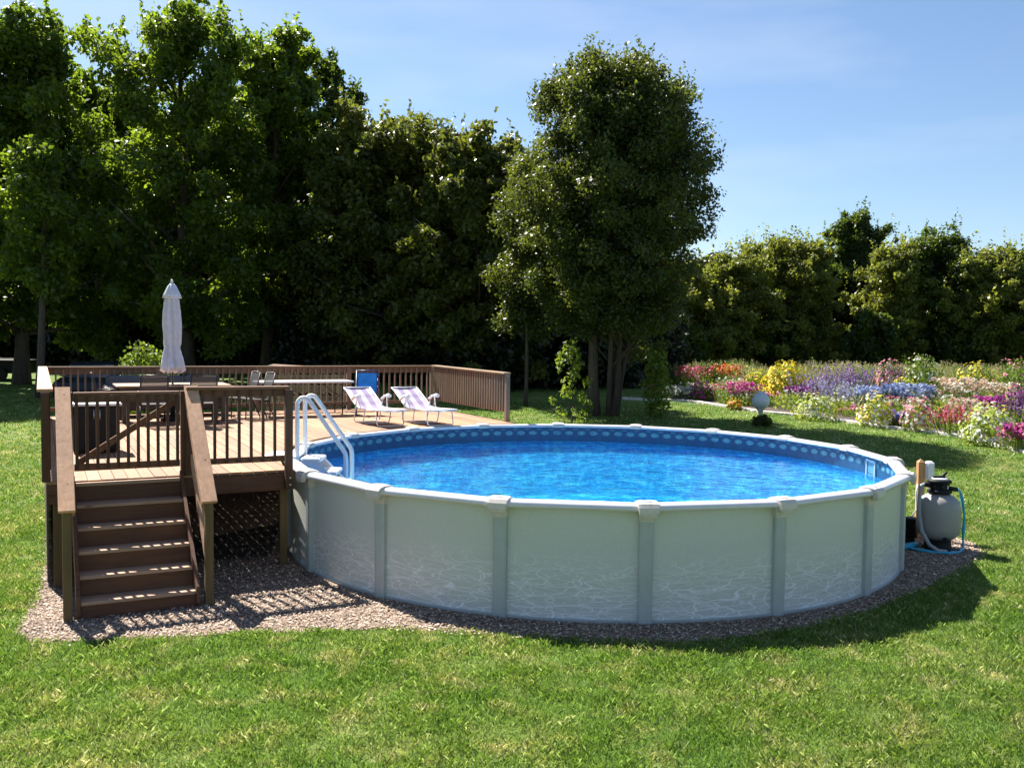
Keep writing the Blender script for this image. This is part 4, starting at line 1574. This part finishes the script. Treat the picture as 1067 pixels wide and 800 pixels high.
# round crowned tree behind the pool, several stems
dC = 32.0
x, y, z = at_px(636, dC)
Hc = top_z(52, dC, 640) - z
rC = 3.95
stems = [((-0.55, 0.0), (-0.9, 0.3), 0.20), ((0.05, 0.2), (0.4, 0.6), 0.13), ((0.12, -0.1), (0.9, 0.1), 0.12), ((-0.05, -0.1), (0.2, -0.8), 0.09), ((0.2, 0.1), (1.9, 0.6), 0.09)]
lob, trC = limb_tree(Hc * 0.95, rC * 0.8, 3.5, 88, 0.2, 0.19, 7, (0.0, 0), 3.0, 0.95, 0.15, 0.15, stems)
fit = []
zm = 0.52 * Hc
for (lx, ly, lz, qa, qb, qc) in lob:        # keep the clumps inside a rounded dome
    lz = min(lz, Hc - qc - 0.25)
    env = rC * math.sqrt(max(0.03, 1 - (max(0.0, lz - zm) / (Hc - zm)) ** 2.4)) * min(1.0, 0.60 + 0.40 * max(0.0, lz - 3.5) / (0.25 * Hc))
    rr = math.hypot(lx, ly)
    lim = max(0.1, env * rng.uniform(0.90, 1.03) - qa * 0.75)
    if rr > lim:
        lx, ly = lx * lim / rr, ly * lim / rr
    fit.append((lx, ly, lz, qa, qb, qc))
lob = fit
for k in range(46):                          # the broad rounded top
    t_ = rng.uniform(0.55, 0.93)
    zz = Hc * t_
    env = rC * math.sqrt(max(0.03, 1 - ((zz - zm) / (Hc - zm)) ** 2.6))
    a = k * 2.39996
    q = rng.uniform(0.45, 0.85)
    rr = max(0.0, env * rng.uniform(0.6, 1.0) - q * 0.7)
    lob.append((rr * math.cos(a), rr * math.sin(a), zz - q * 0.4, q, q, q * 0.9))
sp = sprig_pts(lob, Hc * 0.4, 560, 0.42, 10)
tree("round_crowned_tree", "large round crowned tree with several stems just behind the pool", (x, y, z), lob, 190000, 0.125, LM["crown"], trC, bark=M_bark, shell=0.25, sprigs=sp)
# its lower skirt, left side, hanging foliage belongs to a smaller neighbour
x, y, z = at_px(548, 34.5)
lob = make_lobes(3.0, 9.0, 1.5, 40, 0.62, 'egg', 0.9, 0.5)
tree("small_tree", "small olive tree leaning against the left of the round crowned tree", (x, y, z), lob, 24000, 0.135, LM["crown"], trunk_mesh(6.4, 0.08, lob), shell=0.3)
# leafy shrubs at its foot
x, y, z = gpt(596, 441)
lob = make_lobes(0.15, 2.5, 0.75, 18, 0.22, 'egg', 1.0, 0.7)
tree("leafy_shrub", "loose leafy shrub left of the pale tree stems", (x, y, z), lob, 620, 0.15, LM["bright"], trunk_mesh(2.2, 0.03, lob, nl=14), cat="shrub")
x, y, z = gpt(682, 436)
lob = make_lobes(0.1, 2.2, 0.62, 20, 0.26, 'dome', 1.0, 0.7)
tree("leafy_shrub", "upright green shrub at the left end of the flower bed", (x, y, z), lob, 1300, 0.14, LM["bright"], trunk_mesh(1.7, 0.03, lob, nl=12), cat="shrub")
# sunlit shrub seen over the back railing, left of the umbrella
x, y, z = at_px(150, 27)
lob = make_lobes(0.2, 2.35, 0.95, 24, 0.36, 'dome', 0.9, 0.5)
tree("leafy_shrub", "sunlit yellow green shrub showing above the back railing by the umbrella", (x, y, z), lob, 2600, 0.13, LM["bright"], trunk_mesh(1.8, 0.03, lob), cat="shrub")

# row of trees beyond the flower bed
ROW = [
    (715, 275, 42, 54, 'dome', "field", "light olive tree at the left end of the row behind the flower bed"),
    (760, 262, 38, 56, 'dome', "field", "bushy olive tree behind the yellow flowers"),
    (800, 246, 44, 58, 'dome', "field", "wide olive tree left of the tall dark one in the row"),
    (840, 247, 34, 57, 'dome', "field", "olive tree touching the left of the tall dark one"),
    (887, 216, 31, 66, 'egg', "deep", "tall dark tree standing above the row behind the flower bed"),
    (928, 253, 34, 57, 'dome', "field", "mid green tree right of the tall dark one"),
    (970, 239, 44, 58, 'dome', "deep", "broad pointed topped tree right of centre in the far row"),
    (1014, 260, 38, 56, 'dome', "field", "lower mid green tree near the right end of the far row"),
    (1058, 261, 40, 55, 'dome', "field", "olive tree at the right edge of the photo"),
    (1110, 255, 45, 57, 'dome', "field", "tree of the far row partly beyond the right edge"),
]
for px, py, hw, d, shape, mk, lab in ROW:
    x, y, z = at_px(px, d)
    H = top_z(py, d, px) - z
    r = hw * d / F_PX
    h0 = 0.3 if shape == 'dome' else H * 0.30
    r *= 1.22
    H *= 0.94
    lob, tr_ = limb_tree(H, r, h0, 40, 0.16, 0.19, 6, (rng.uniform(-.4, .4), 0), 2.6, 0.9, 0.14, 0.26)
    tree("field_edge_tree", lab, (x, y, z), lob, 46000, 0.20, LM[mk], tr_, "trees in the row behind the flower bed", shell=0.25, sprigs=sprig_pts(lob, H * 0.55, 130, 0.8))
for k, (px, d, s) in enumerate(((740, 64, 0.8), (790, 66, 0.85), (850, 68, 0.85), (905, 66, 0.8), (950, 67, 0.85), (1000, 66, 0.8), (1050, 66, 0.8), (1105, 66, 0.85))):
    o = dup(back, at_px(px, d), rng.uniform(0, 6), "dark tree in the rear row beyond the flower bed", (s, s, s * 0.75))
    o["group"] = "dark trees in the rear row beyond the flower bed"
lob = make_lobes(0.1, 3.4, 1.9, 36, 0.62, 'dome', 1.0, 0.55)
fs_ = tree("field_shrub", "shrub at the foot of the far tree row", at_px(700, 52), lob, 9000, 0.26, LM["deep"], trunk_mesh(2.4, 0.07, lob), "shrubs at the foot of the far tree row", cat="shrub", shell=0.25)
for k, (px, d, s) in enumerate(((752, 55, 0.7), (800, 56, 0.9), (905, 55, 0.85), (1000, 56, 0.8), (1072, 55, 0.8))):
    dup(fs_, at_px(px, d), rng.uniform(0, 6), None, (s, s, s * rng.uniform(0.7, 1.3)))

# ------------------------------------------------------------------ flower bed
M_soil = plain("bed_soil", (0.06, 0.042, 0.03), 0.95, 0, 0.3, 8)
mb = MB()
nE = len(EDGE)
rows = [0.0, 2.0, 5.0, 9.0, 14.0]
P = []
for e in EDGE:
    for dd in rows:
        x, y = e[0] + 0.82 * dd, e[1] + 0.57 * dd
        P.append((x, y, float(gz(y)) + 0.03))
mb.add(P, [(i * 5 + j, (i + 1) * 5 + j, (i + 1) * 5 + j + 1, i * 5 + j + 1) for i in range(nE - 1) for j in range(4)])
tag(mb.build("ground_flower_bed", M_soil), kind="structure")
mb = MB()
cl = []
for i in range(nE - 1):
    a, b_ = Vector(EDGE[i]), Vector(EDGE[i + 1])
    for j in range(12):
        p = a.lerp(b_, j / 12)
        cl.append((p.x, p.y))
for _ in range(14):                          # ease the corners out of the curve
    cl = [cl[0]] + [((cl[i - 1][0] + 2 * cl[i][0] + cl[i + 1][0]) / 4, (cl[i - 1][1] + 2 * cl[i][1] + cl[i + 1][1]) / 4) for i in range(1, len(cl) - 1)] + [cl[-1]]
P = []
for i, (x, y) in enumerate(cl):
    h_ = 0.085 + 0.02 * rng.random()
    jx = rng.normal(0, 0.012)
    g0 = float(gz(y))
    for q, zz in ((-0.11, -0.02), (-0.09, h_ * 0.8), (-0.03, h_), (0.05, h_), (0.10, h_ * 0.75), (0.12, -0.02)):
        P.append((x + 0.82 * q + jx, y + 0.57 * q, g0 + zz))
mb.add(P, [(i * 6 + j, i * 6 + j + 1, (i + 1) * 6 + j + 1, (i + 1) * 6 + j) for i in range(len(cl) - 1) for j in range(5)])
tag(mb.build("stone_edging", M_stone), "low pale stone edging curving along the front of the flower bed", "edging")

FC = {}


def flower_mat(key, col, tf=0.3):
    if key not in FC:
        FC[key] = leafmat("petals_" + key, tuple(c * 0.75 for c in col), col, col, tf, 0.6)
    return FC[key]


COLS = dict(yellow=(0.80, 0.62, 0.03), red=(0.55, 0.05, 0.06), pink=(0.70, 0.22, 0.36), magenta=(0.50, 0.05, 0.36), lavender=(0.36, 0.26, 0.58), violet=(0.27, 0.10, 0.42),
            blue=(0.22, 0.30, 0.68), paleblue=(0.48, 0.55, 0.78), white=(0.78, 0.76, 0.72), peach=(0.78, 0.48, 0.38), orange=(0.75, 0.28, 0.03), lime=(0.48, 0.58, 0.08), straw=(0.52, 0.45, 0.28), plum=(0.16, 0.07, 0.15))
FG = dict(green=leafmat("bed_leaves_green", (0.07, 0.12, 0.02), (0.15, 0.22, 0.045), (0.28, 0.40, 0.06), 0.4),
          lime=leafmat("bed_leaves_lime", (0.20, 0.28, 0.03), (0.42, 0.48, 0.08), (0.50, 0.58, 0.08), 0.4),
          grey=leafmat("bed_leaves_grey_green", (0.09, 0.12, 0.07), (0.20, 0.24, 0.16), (0.22, 0.27, 0.15), 0.3),
          dry=leafmat("bed_grass_dry", (0.20, 0.22, 0.07), (0.42, 0.40, 0.18), (0.45, 0.45, 0.18), 0.4))


def blade_quads(base, tip, w):
    n = len(base)
    side = np.cross(tip - base, unit(n))
    side /= np.linalg.norm(side, axis=1, keepdims=True) + 1e-9
    V = np.empty((n, 4, 3))
    V[:, 0] = base - side * w / 2
    V[:, 1] = base + side * w / 2
    V[:, 2] = tip + side * w * 0.2
    V[:, 3] = tip - side * w * 0.2
    return V


def plant(name, label, loc, w, h, kind, fol, cols, nf=1.0, group=None, cat="plant"):
    t = thing(name, label, cat, loc, rng.uniform(0, 6), group)
    r = w / 2
    if kind in ("mound", "shrub"):
        n = int((260 if kind == "mound" else 420) * max(0.6, w * h * 1.6))
        d = unit(n)
        d[:, 2] = np.abs(d[:, 2])
        lump = 1 + 0.16 * np.sin(5 * np.arctan2(d[:, 1], d[:, 0]) + 9 * d[:, 2])
        q = (0.55 + 0.45 * rng.random(n) ** 0.5) * lump
        P = d * np.array([r, r, h]) * q[:, None]
        np_mesh("foliage", leaf_quads(P, d, 0.12, 0.5, 0.5), 4, FG[fol], t)
        zmin, up = 0.25, 1.0
    elif kind == "spike":
        ns = int(70 * max(0.7, w * 1.2))
        b = np.stack([rng.normal(0, r * .5, ns), rng.normal(0, r * .5, ns), np.zeros(ns)], -1)
        tip = b * 1.5 + np.stack([rng.normal(0, .06, ns), rng.normal(0, .06, ns), h * rng.uniform(.65, 1.05, ns)], -1)
        fb = blade_quads(b, b + (tip - b) * 0.75, 0.025)
        n = 160
        d = unit(n)
        d[:, 2] = np.abs(d[:, 2])
        P = d * np.array([r, r, h * .45]) * rng.random((n, 1)) ** .5
        np_mesh("foliage", np.concatenate([fb, leaf_quads(P, d, 0.13, 0.3)]), 4, FG[fol], t)
        fl = []
        for c in cols:
            s = rng.choice(ns, int(ns / len(cols)) + 1)
            k = 9
            tt = rng.uniform(.5, 1.02, (len(s), k))
            PP = (b[s][:, None] + (tip[s] - b[s])[:, None] * tt[..., None]).reshape(-1, 3) + rng.normal(0, .014, (len(s) * k, 3))
            np_mesh("blossoms", leaf_quads(PP, unit(len(PP)), 0.07, 0.8), 4, flower_mat(c, COLS[c]), t)
        return t
    elif kind == "grass":
        ns = int(150 * max(.6, w))
        b = np.stack([rng.normal(0, r * .4, ns), rng.normal(0, r * .4, ns), np.zeros(ns)], -1)
        a = rng.uniform(0, 2 * PI, ns)
        ln = rng.uniform(.5, 1.05, ns) * h
        tip = b + np.stack([np.cos(a) * ln * .38, np.sin(a) * ln * .38, ln], -1)
        np_mesh("foliage", blade_quads(b, tip, 0.022), 4, FG[fol], t)
        if cols:
            s = rng.choice(ns, ns // 4)
            PP = np.repeat(tip[s], 4, 0) + rng.normal(0, .04, (len(s) * 4, 3))
            np_mesh("plumes", leaf_quads(PP, unit(len(PP)), 0.075, 0.3), 4, flower_mat(cols[0], COLS[cols[0]]), t)
        return t
    else:   # loose drift of small flowers on stems
        ns = int(130 * max(.6, w * 1.1))
        b = np.stack([rng.uniform(-r, r, ns) * .8, rng.uniform(-r, r, ns) * .8, np.zeros(ns)], -1)
        tip = b * 1.15 + np.stack([rng.normal(0, .05, ns), rng.normal(0, .05, ns), h * rng.uniform(.55, 1.0, ns)], -1)
        n = int(300 * max(.6, w))
        P = np.stack([rng.uniform(-r, r, n), rng.uniform(-r, r, n), h * .75 * rng.random(n)], -1)
        np_mesh("foliage", np.concatenate([blade_quads(b, tip, 0.016), leaf_quads(P, unit(n), 0.10, 0.4)]), 4, FG[fol], t)
        for c in cols:
            s = rng.choice(ns, int(ns * nf / len(cols)) + 1)
            PP = np.repeat(tip[s], 3, 0) + rng.normal(0, .03, (len(s) * 3, 3))
            Nn = unit(len(PP)) * .6 + np.array([0, -.3, .8])
            np_mesh("blossoms", leaf_quads(PP, Nn / np.linalg.norm(Nn, axis=1, keepdims=True), 0.10, 0.9, .7), 4, flower_mat(c, COLS[c]), t)
        return t
    for c in cols:
        n = int(46 * nf * max(.7, w * h * 2) / len(cols) * 2)
        d = unit(n)
        d[:, 2] = np.abs(d[:, 2]) * .8 + .15
        d /= np.linalg.norm(d, axis=1, keepdims=True)
        lump = 1 + 0.16 * np.sin(5 * np.arctan2(d[:, 1], d[:, 0]) + 9 * d[:, 2])
        P = d * np.array([r, r, h]) * (1.03 * lump)[:, None]
        np_mesh("blossoms", leaf_quads(P, d, 0.115, 0.95, .75), 4, flower_mat(c, COLS[c]), t)
    return t


def bedplant(name, label, px, py, wpx, hpx, kind, fol, cols, nf=1.0, group=None):
    x, y, z = gpt(px, py)
    s = y / F_PX * 1.18
    return plant(name, label, (x, y, z + 0.02), wpx * s, hpx * s, kind, fol, cols, nf, group)


HEROES = [
    ("flowering_mound", "low yellow green mound with pale flowers right of the white globe", 848, 437, 34, 21, "mound", "lime", ["white", "lime"], 1.2),
    ("flowering_mound", "round lime and white mound at the edging below the blue flowers", 911, 444, 30, 26, "mound", "lime", ["white", "yellow"], 1.4),
    ("flowering_mound", "taller lime mound with pink tips right of the blue violet tuft", 955, 449, 26, 27, "mound", "lime", ["white", "pink"], 1.3),
    ("flowering_mound", "largest lime and white mound, near the right edge of the bed", 1030, 463, 46, 32, "mound", "lime", ["white", "lime"], 1.6),
    ("yellow_daisy_clump", "tall bright yellow flowering clump behind the white globe", 818, 417, 40, 30, "shrub", "lime", ["yellow", "yellow"], 2.6),
    ("yellow_daisy_clump", "smaller yellow flower clump left of the tall yellow one", 788, 411, 24, 20, "mound", "lime", ["yellow", "lime"], 1.8),
    ("lavender_clump", "upright lavender spikes right of the tall yellow clump", 852, 422, 34, 28, "spike", "grey", ["lavender"]),
    ("lavender_clump", "wide lilac spikes behind the blue drift", 886, 415, 46, 30, "spike", "grey", ["lavender", "violet"]),
    ("lavender_clump", "pale silvery lavender tuft between lilac spikes and a lime mound", 872, 428, 30, 26, "spike", "grey", ["paleblue", "lavender"]),
    ("blue_flower_drift", "deep blue drift of small flowers in the middle of the bed", 913, 425, 34, 18, "drift", "grey", ["blue", "paleblue"], 2.2),
    ("blue_flower_drift", "pale blue and white drift right of the deep blue one", 947, 427, 42, 22, "drift", "grey", ["paleblue", "blue"], 2.2),
    ("blue_flower_drift", "small blue violet tuft at the edging between two lime mounds", 933, 443, 22, 11, "drift", "green", ["blue", "violet"], 2.0),
    ("red_flower_clump", "red flowered clump at the left of the bed", 722, 408, 30, 22, "drift", "green", ["red", "pink"], 0.9),
    ("red_flower_clump", "red and orange flowered clump behind the pink one", 752, 404, 34, 20, "drift", "green", ["red", "orange"], 0.9),
    ("magenta_flower_clump", "magenta flowers low in front of the red clumps", 731, 417, 24, 15, "mound", "green", ["magenta", "pink"], 1.2),
    ("magenta_flower_clump", "vivid purple flowers right of the white globe", 836, 421, 26, 15, "drift", "green", ["magenta", "violet"], 1.8),
    ("magenta_flower_clump", "deep pink flower heads left of the dark plum spikes", 1033, 440, 24, 22, "drift", "green", ["magenta"], 2.0),
    ("magenta_flower_clump", "bright magenta bush above the plum spikes at the right edge", 1058, 432, 22, 22, "mound", "green", ["magenta"], 2.0),
    ("plum_spike_plant", "dark plum coloured upright spikes at the right edge of the bed", 1056, 450, 26, 38, "spike", "green", ["plum", "violet"]),
    ("pink_flower_clump", "pink flowers at the edging in the right corner of the bed", 1060, 470, 26, 22, "drift", "green", ["magenta", "pink"], 1.8),
    ("pink_flower_clump", "airy pink flowers left of the white globe", 772, 421, 30, 18, "drift", "grey", ["pink", "magenta"], 1.2),
    ("pink_flower_clump", "red and pink spires between two lime mounds at the right", 995, 453, 30, 26, "spike", "green", ["pink", "red"]),
    ("peach_flower_clump", "peach and white flowers behind the pale blue drift", 1000, 428, 44, 28, "drift", "green", ["peach", "white"], 1.6),
    ("peach_flower_clump", "dusty pink bush behind the lilac spikes", 927, 407, 26, 24, "shrub", "grey", ["peach", "pink"], 1.2),
    ("peach_flower_clump", "peach flowers right of the yellow bush at the rear", 1038, 425, 30, 22, "drift", "lime", ["peach", "white"], 1.3),
    ("green_shrub", "tall leafy green shrub at the rear middle of the bed", 960, 408, 34, 30, "shrub", "green", ["white"], 0.25),
    ("green_shrub", "green shrub with yellow flowers at the rear right of the bed", 1018, 412, 36, 26, "shrub", "green", ["yellow"], 0.7),
    ("green_shrub", "plain green shrub at the rear right corner", 1058, 410, 40, 28, "shrub", "green", ["pink"], 0.2),
    ("lime_flower_clump", "flat lime yellow flower clump below the tall green shrub", 944, 410, 26, 12, "mound", "lime", ["yellow", "lime"], 1.6),
    ("green_tuft", "plain green tuft of leaves left of the white globe", 757, 421, 20, 14, "grass", "green", [], 1.0),
    ("orange_flower_clump", "small orange flower patch at the edging left of the white globe", 765, 427, 12, 9, "mound", "green", ["orange", "yellow"], 1.4),
    ("white_flower_clump", "small white flower patch near the left end of the edging", 706, 417, 22, 12, "drift", "grey", ["white"], 1.0),
    ("white_flower_clump", "white and pink flower patch above the largest lime mound", 1005, 440, 28, 20, "drift", "lime", ["white", "peach"], 1.5),
]
for hrow in HEROES:
    bedplant(*hrow[:9], hrow[9] if len(hrow) > 9 else 1.0)
# fillers: small plants nobody could tell apart
fill = [("small_pink_plant", "small plant with a few pink flowers filling a gap in the bed", "drift", "green", ["pink"]),
        ("small_white_plant", "small plant with a few white flowers filling a gap in the bed", "drift", "lime", ["white"]),
        ("small_green_plant", "small dark green leafy plant without flowers filling a gap in the bed", "mound", "green", []),
        ("small_lime_plant", "small lime green leafy plant without flowers filling a gap in the bed", "mound", "lime", [])]
k = 0
for t_ in np.linspace(0.02, 0.98, 26):
    i = min(nE - 2, int(t_ * (nE - 1)))
    e = Vector(EDGE[i]).lerp(Vector(EDGE[i + 1]), t_ * (nE - 1) - i)
    for dd in (1.6, 3.6, 5.8):
        nm, lb, kd, fo, cl = fill[k % 4]
        k += 1
        x, y = e.x + 0.82 * (dd + rng.uniform(-.5, .5)), e.y + 0.57 * dd + rng.uniform(-.4, .4)
        plant(nm, lb, (x, y, float(gz(y)) + 0.02), rng.uniform(.8, 1.3), rng.uniform(.3, .5) + .05 * dd, kd, fo, cl, 0.22, nm.replace("_", " ") + "s filling the flower bed")
# tall dry grasses along the back of the bed
gr0 = None
for px in range(676, 1100, 16):
    for dd in (0, 3.0):
        py = 401 + (px - 700) * 0.012
        x, y, z = gpt(px + rng.uniform(-4, 4), py)
        y += dd
        z = float(gz(y))
        if gr0 is None or len(gr0) < 4:
            g = plant("ornamental_grass", "tuft of tall straw coloured grass along the back of the bed", (x, y, z), 1.5, 0.85, "grass", "dry" if not gr0 or len(gr0) % 3 == 0 else "green", ["straw"], 1, "tall grasses along the back of the bed")
            gr0 = (gr0 or []) + [g]
        else:
            s = rng.uniform(.8, 1.25)
            dup(gr0[rng.integers(4)], (x, y, z), rng.uniform(0, 6), None, (s, s, s))

# white globe ornament on its post, with a dark shrub at its foot
x, y, z = gpt(792, 444)
t = thing("garden_globe", "white glazed globe ornament on a tapered post on the lawn", "garden ornament", (x, y, z))
kk = y / F_PX
mb = MB()
R_ = 9.2 * kk
zc = 26.5 * kk
prof_ = [(R_ * .36, zc - R_ * .98)]
for a in np.linspace(-1.15, 1.0, 14):
    prof_.append((R_ * math.cos(a), zc + R_ * math.sin(a)))
prof_ += [(R_ * .42, zc + R_ * .88), (R_ * .52, zc + R_ * 1.0), (R_ * .40, zc + R_ * 1.06)]
mb.lathe(prof_, n=32)
mb.build("globe", M_globe, t)
mb = MB()
mb.lathe([(R_ * .20, 0), (R_ * .20, zc - R_ * 1.5), (R_ * .30, zc - R_ * 1.12), (R_ * .44, zc - R_ * 1.02), (R_ * .44, zc - R_ * .94)], n=18)
mb.build("post", M_stone, t)
lob = make_lobes(0.05, 0.30, 0.36, 14, 0.13, 'dome', 1.0, 0.4)
tree("dark_shrub", "dark little shrub at the foot of the white globe ornament", (x + 0.02, y - 0.12, z), lob, 1300, 0.07, LM["deep"], trunk_mesh(0.35, 0.02, lob, nl=6), cat="shrub")

# ------------------------------------------------------------------ shaded things beyond the deck
x, y, z = at_px(8, 43)
t = thing("utility_trailer", "dark box shaped utility trailer in the shade at the left edge", "trailer", (x, y, z))
MB().box((0, 0, 0.62), (2.0, 1.4, 0.62), bev=0.02).build("body", M_black, t)
for s in (-1, 1):
    for yy in (-0.72, 0.72):
        MB().box((s * 1.0, yy, 0.62), (0.05, 0.05, 0.72)).build("corner_post", M_blacksheen, t)
MB().box((0, -0.72, 1.0), (2.05, 0.05, 0.05)).build("top_bar", M_steel, t)
for s in (-1, 1):
    w_ = MB()
    w_.tube([(0.1, s * 0.72, 0.28), (0.1, s * 0.86, 0.28)], 0.28, 18)
    w_.build("wheel", M_black, t)

x, y, z = at_px(98, 34)
t = thing("parked_car", "dark parked car in the shade behind the deck railing", "car", (x, y, z), math.radians(-78))


def car_section(prof, wid):
    mb = MB()
    m = len(prof)
    V8 = [(a, -wid / 2, b) for a, b in prof] + [(a, wid / 2, b) for a, b in prof]
    mb.add(V8, [tuple(range(m)), tuple(range(2 * m - 1, m - 1, -1))] + [(j, j + m, (j + 1) % m + m, (j + 1) % m) for j in range(m)])
    return mb


car_section([(-2.1, 0.35), (2.1, 0.35), (2.2, 0.6), (2.1, 0.85), (1.2, 0.98), (-1.9, 1.0), (-2.15, 0.8)], 1.75).build("body", M_carp, t)
car_section([(1.05, 0.985), (0.45, 1.42), (-1.5, 1.45), (-1.88, 1.005)], 1.5).build("cabin", M_glass, t)
car_section([(0.42, 1.43), (-1.48, 1.46), (-1.4, 1.50), (0.3, 1.48)], 1.46).build("roof", M_carp, t)
for sx_ in (-1.35, 1.35):
    for s in (-1, 1):
        w_ = MB()
        w_.tube([(sx_, s * 0.72, 0.33), (sx_, s * 0.90, 0.33)], 0.33, 20)
        wh = w_.build("wheel", M_black, t)
        w_ = MB()
        w_.tube([(sx_, s * 0.90, 0.33), (sx_, s * 0.91, 0.33)], 0.19, 14)
        w_.build("rim", M_steel, wh)

# canvas topped frame tent? only its brown top shows: a low timber shelter roof behind the railing
x, y, z = at_px(322, 27)
t = thing("covered_woodpile", "stack of timber under a dark sheet behind the middle of the back railing", "woodpile", (x, y, z), math.radians(8))
mb = MB()
for k in range(10):
    for j in range(6):
        mb.tube([(-1.05 + 0.21 * k + 0.1 * (j % 2), -0.5, 0.12 + 0.30 * j), (-1.05 + 0.21 * k + 0.1 * (j % 2), 0.5, 0.12 + 0.30 * j)], 0.135, 8)
mb.build("logs", M_back_y, t)
mb = MB()
mb.box((0.05, 0, 1.90), (2.3, 1.15, 0.05), Matrix.Rotation(math.radians(3), 3, 'Y'), bev=0.015)
mb.build("cover_sheet", M_step, t)
print("leaves", LEAF_TOTAL[0])
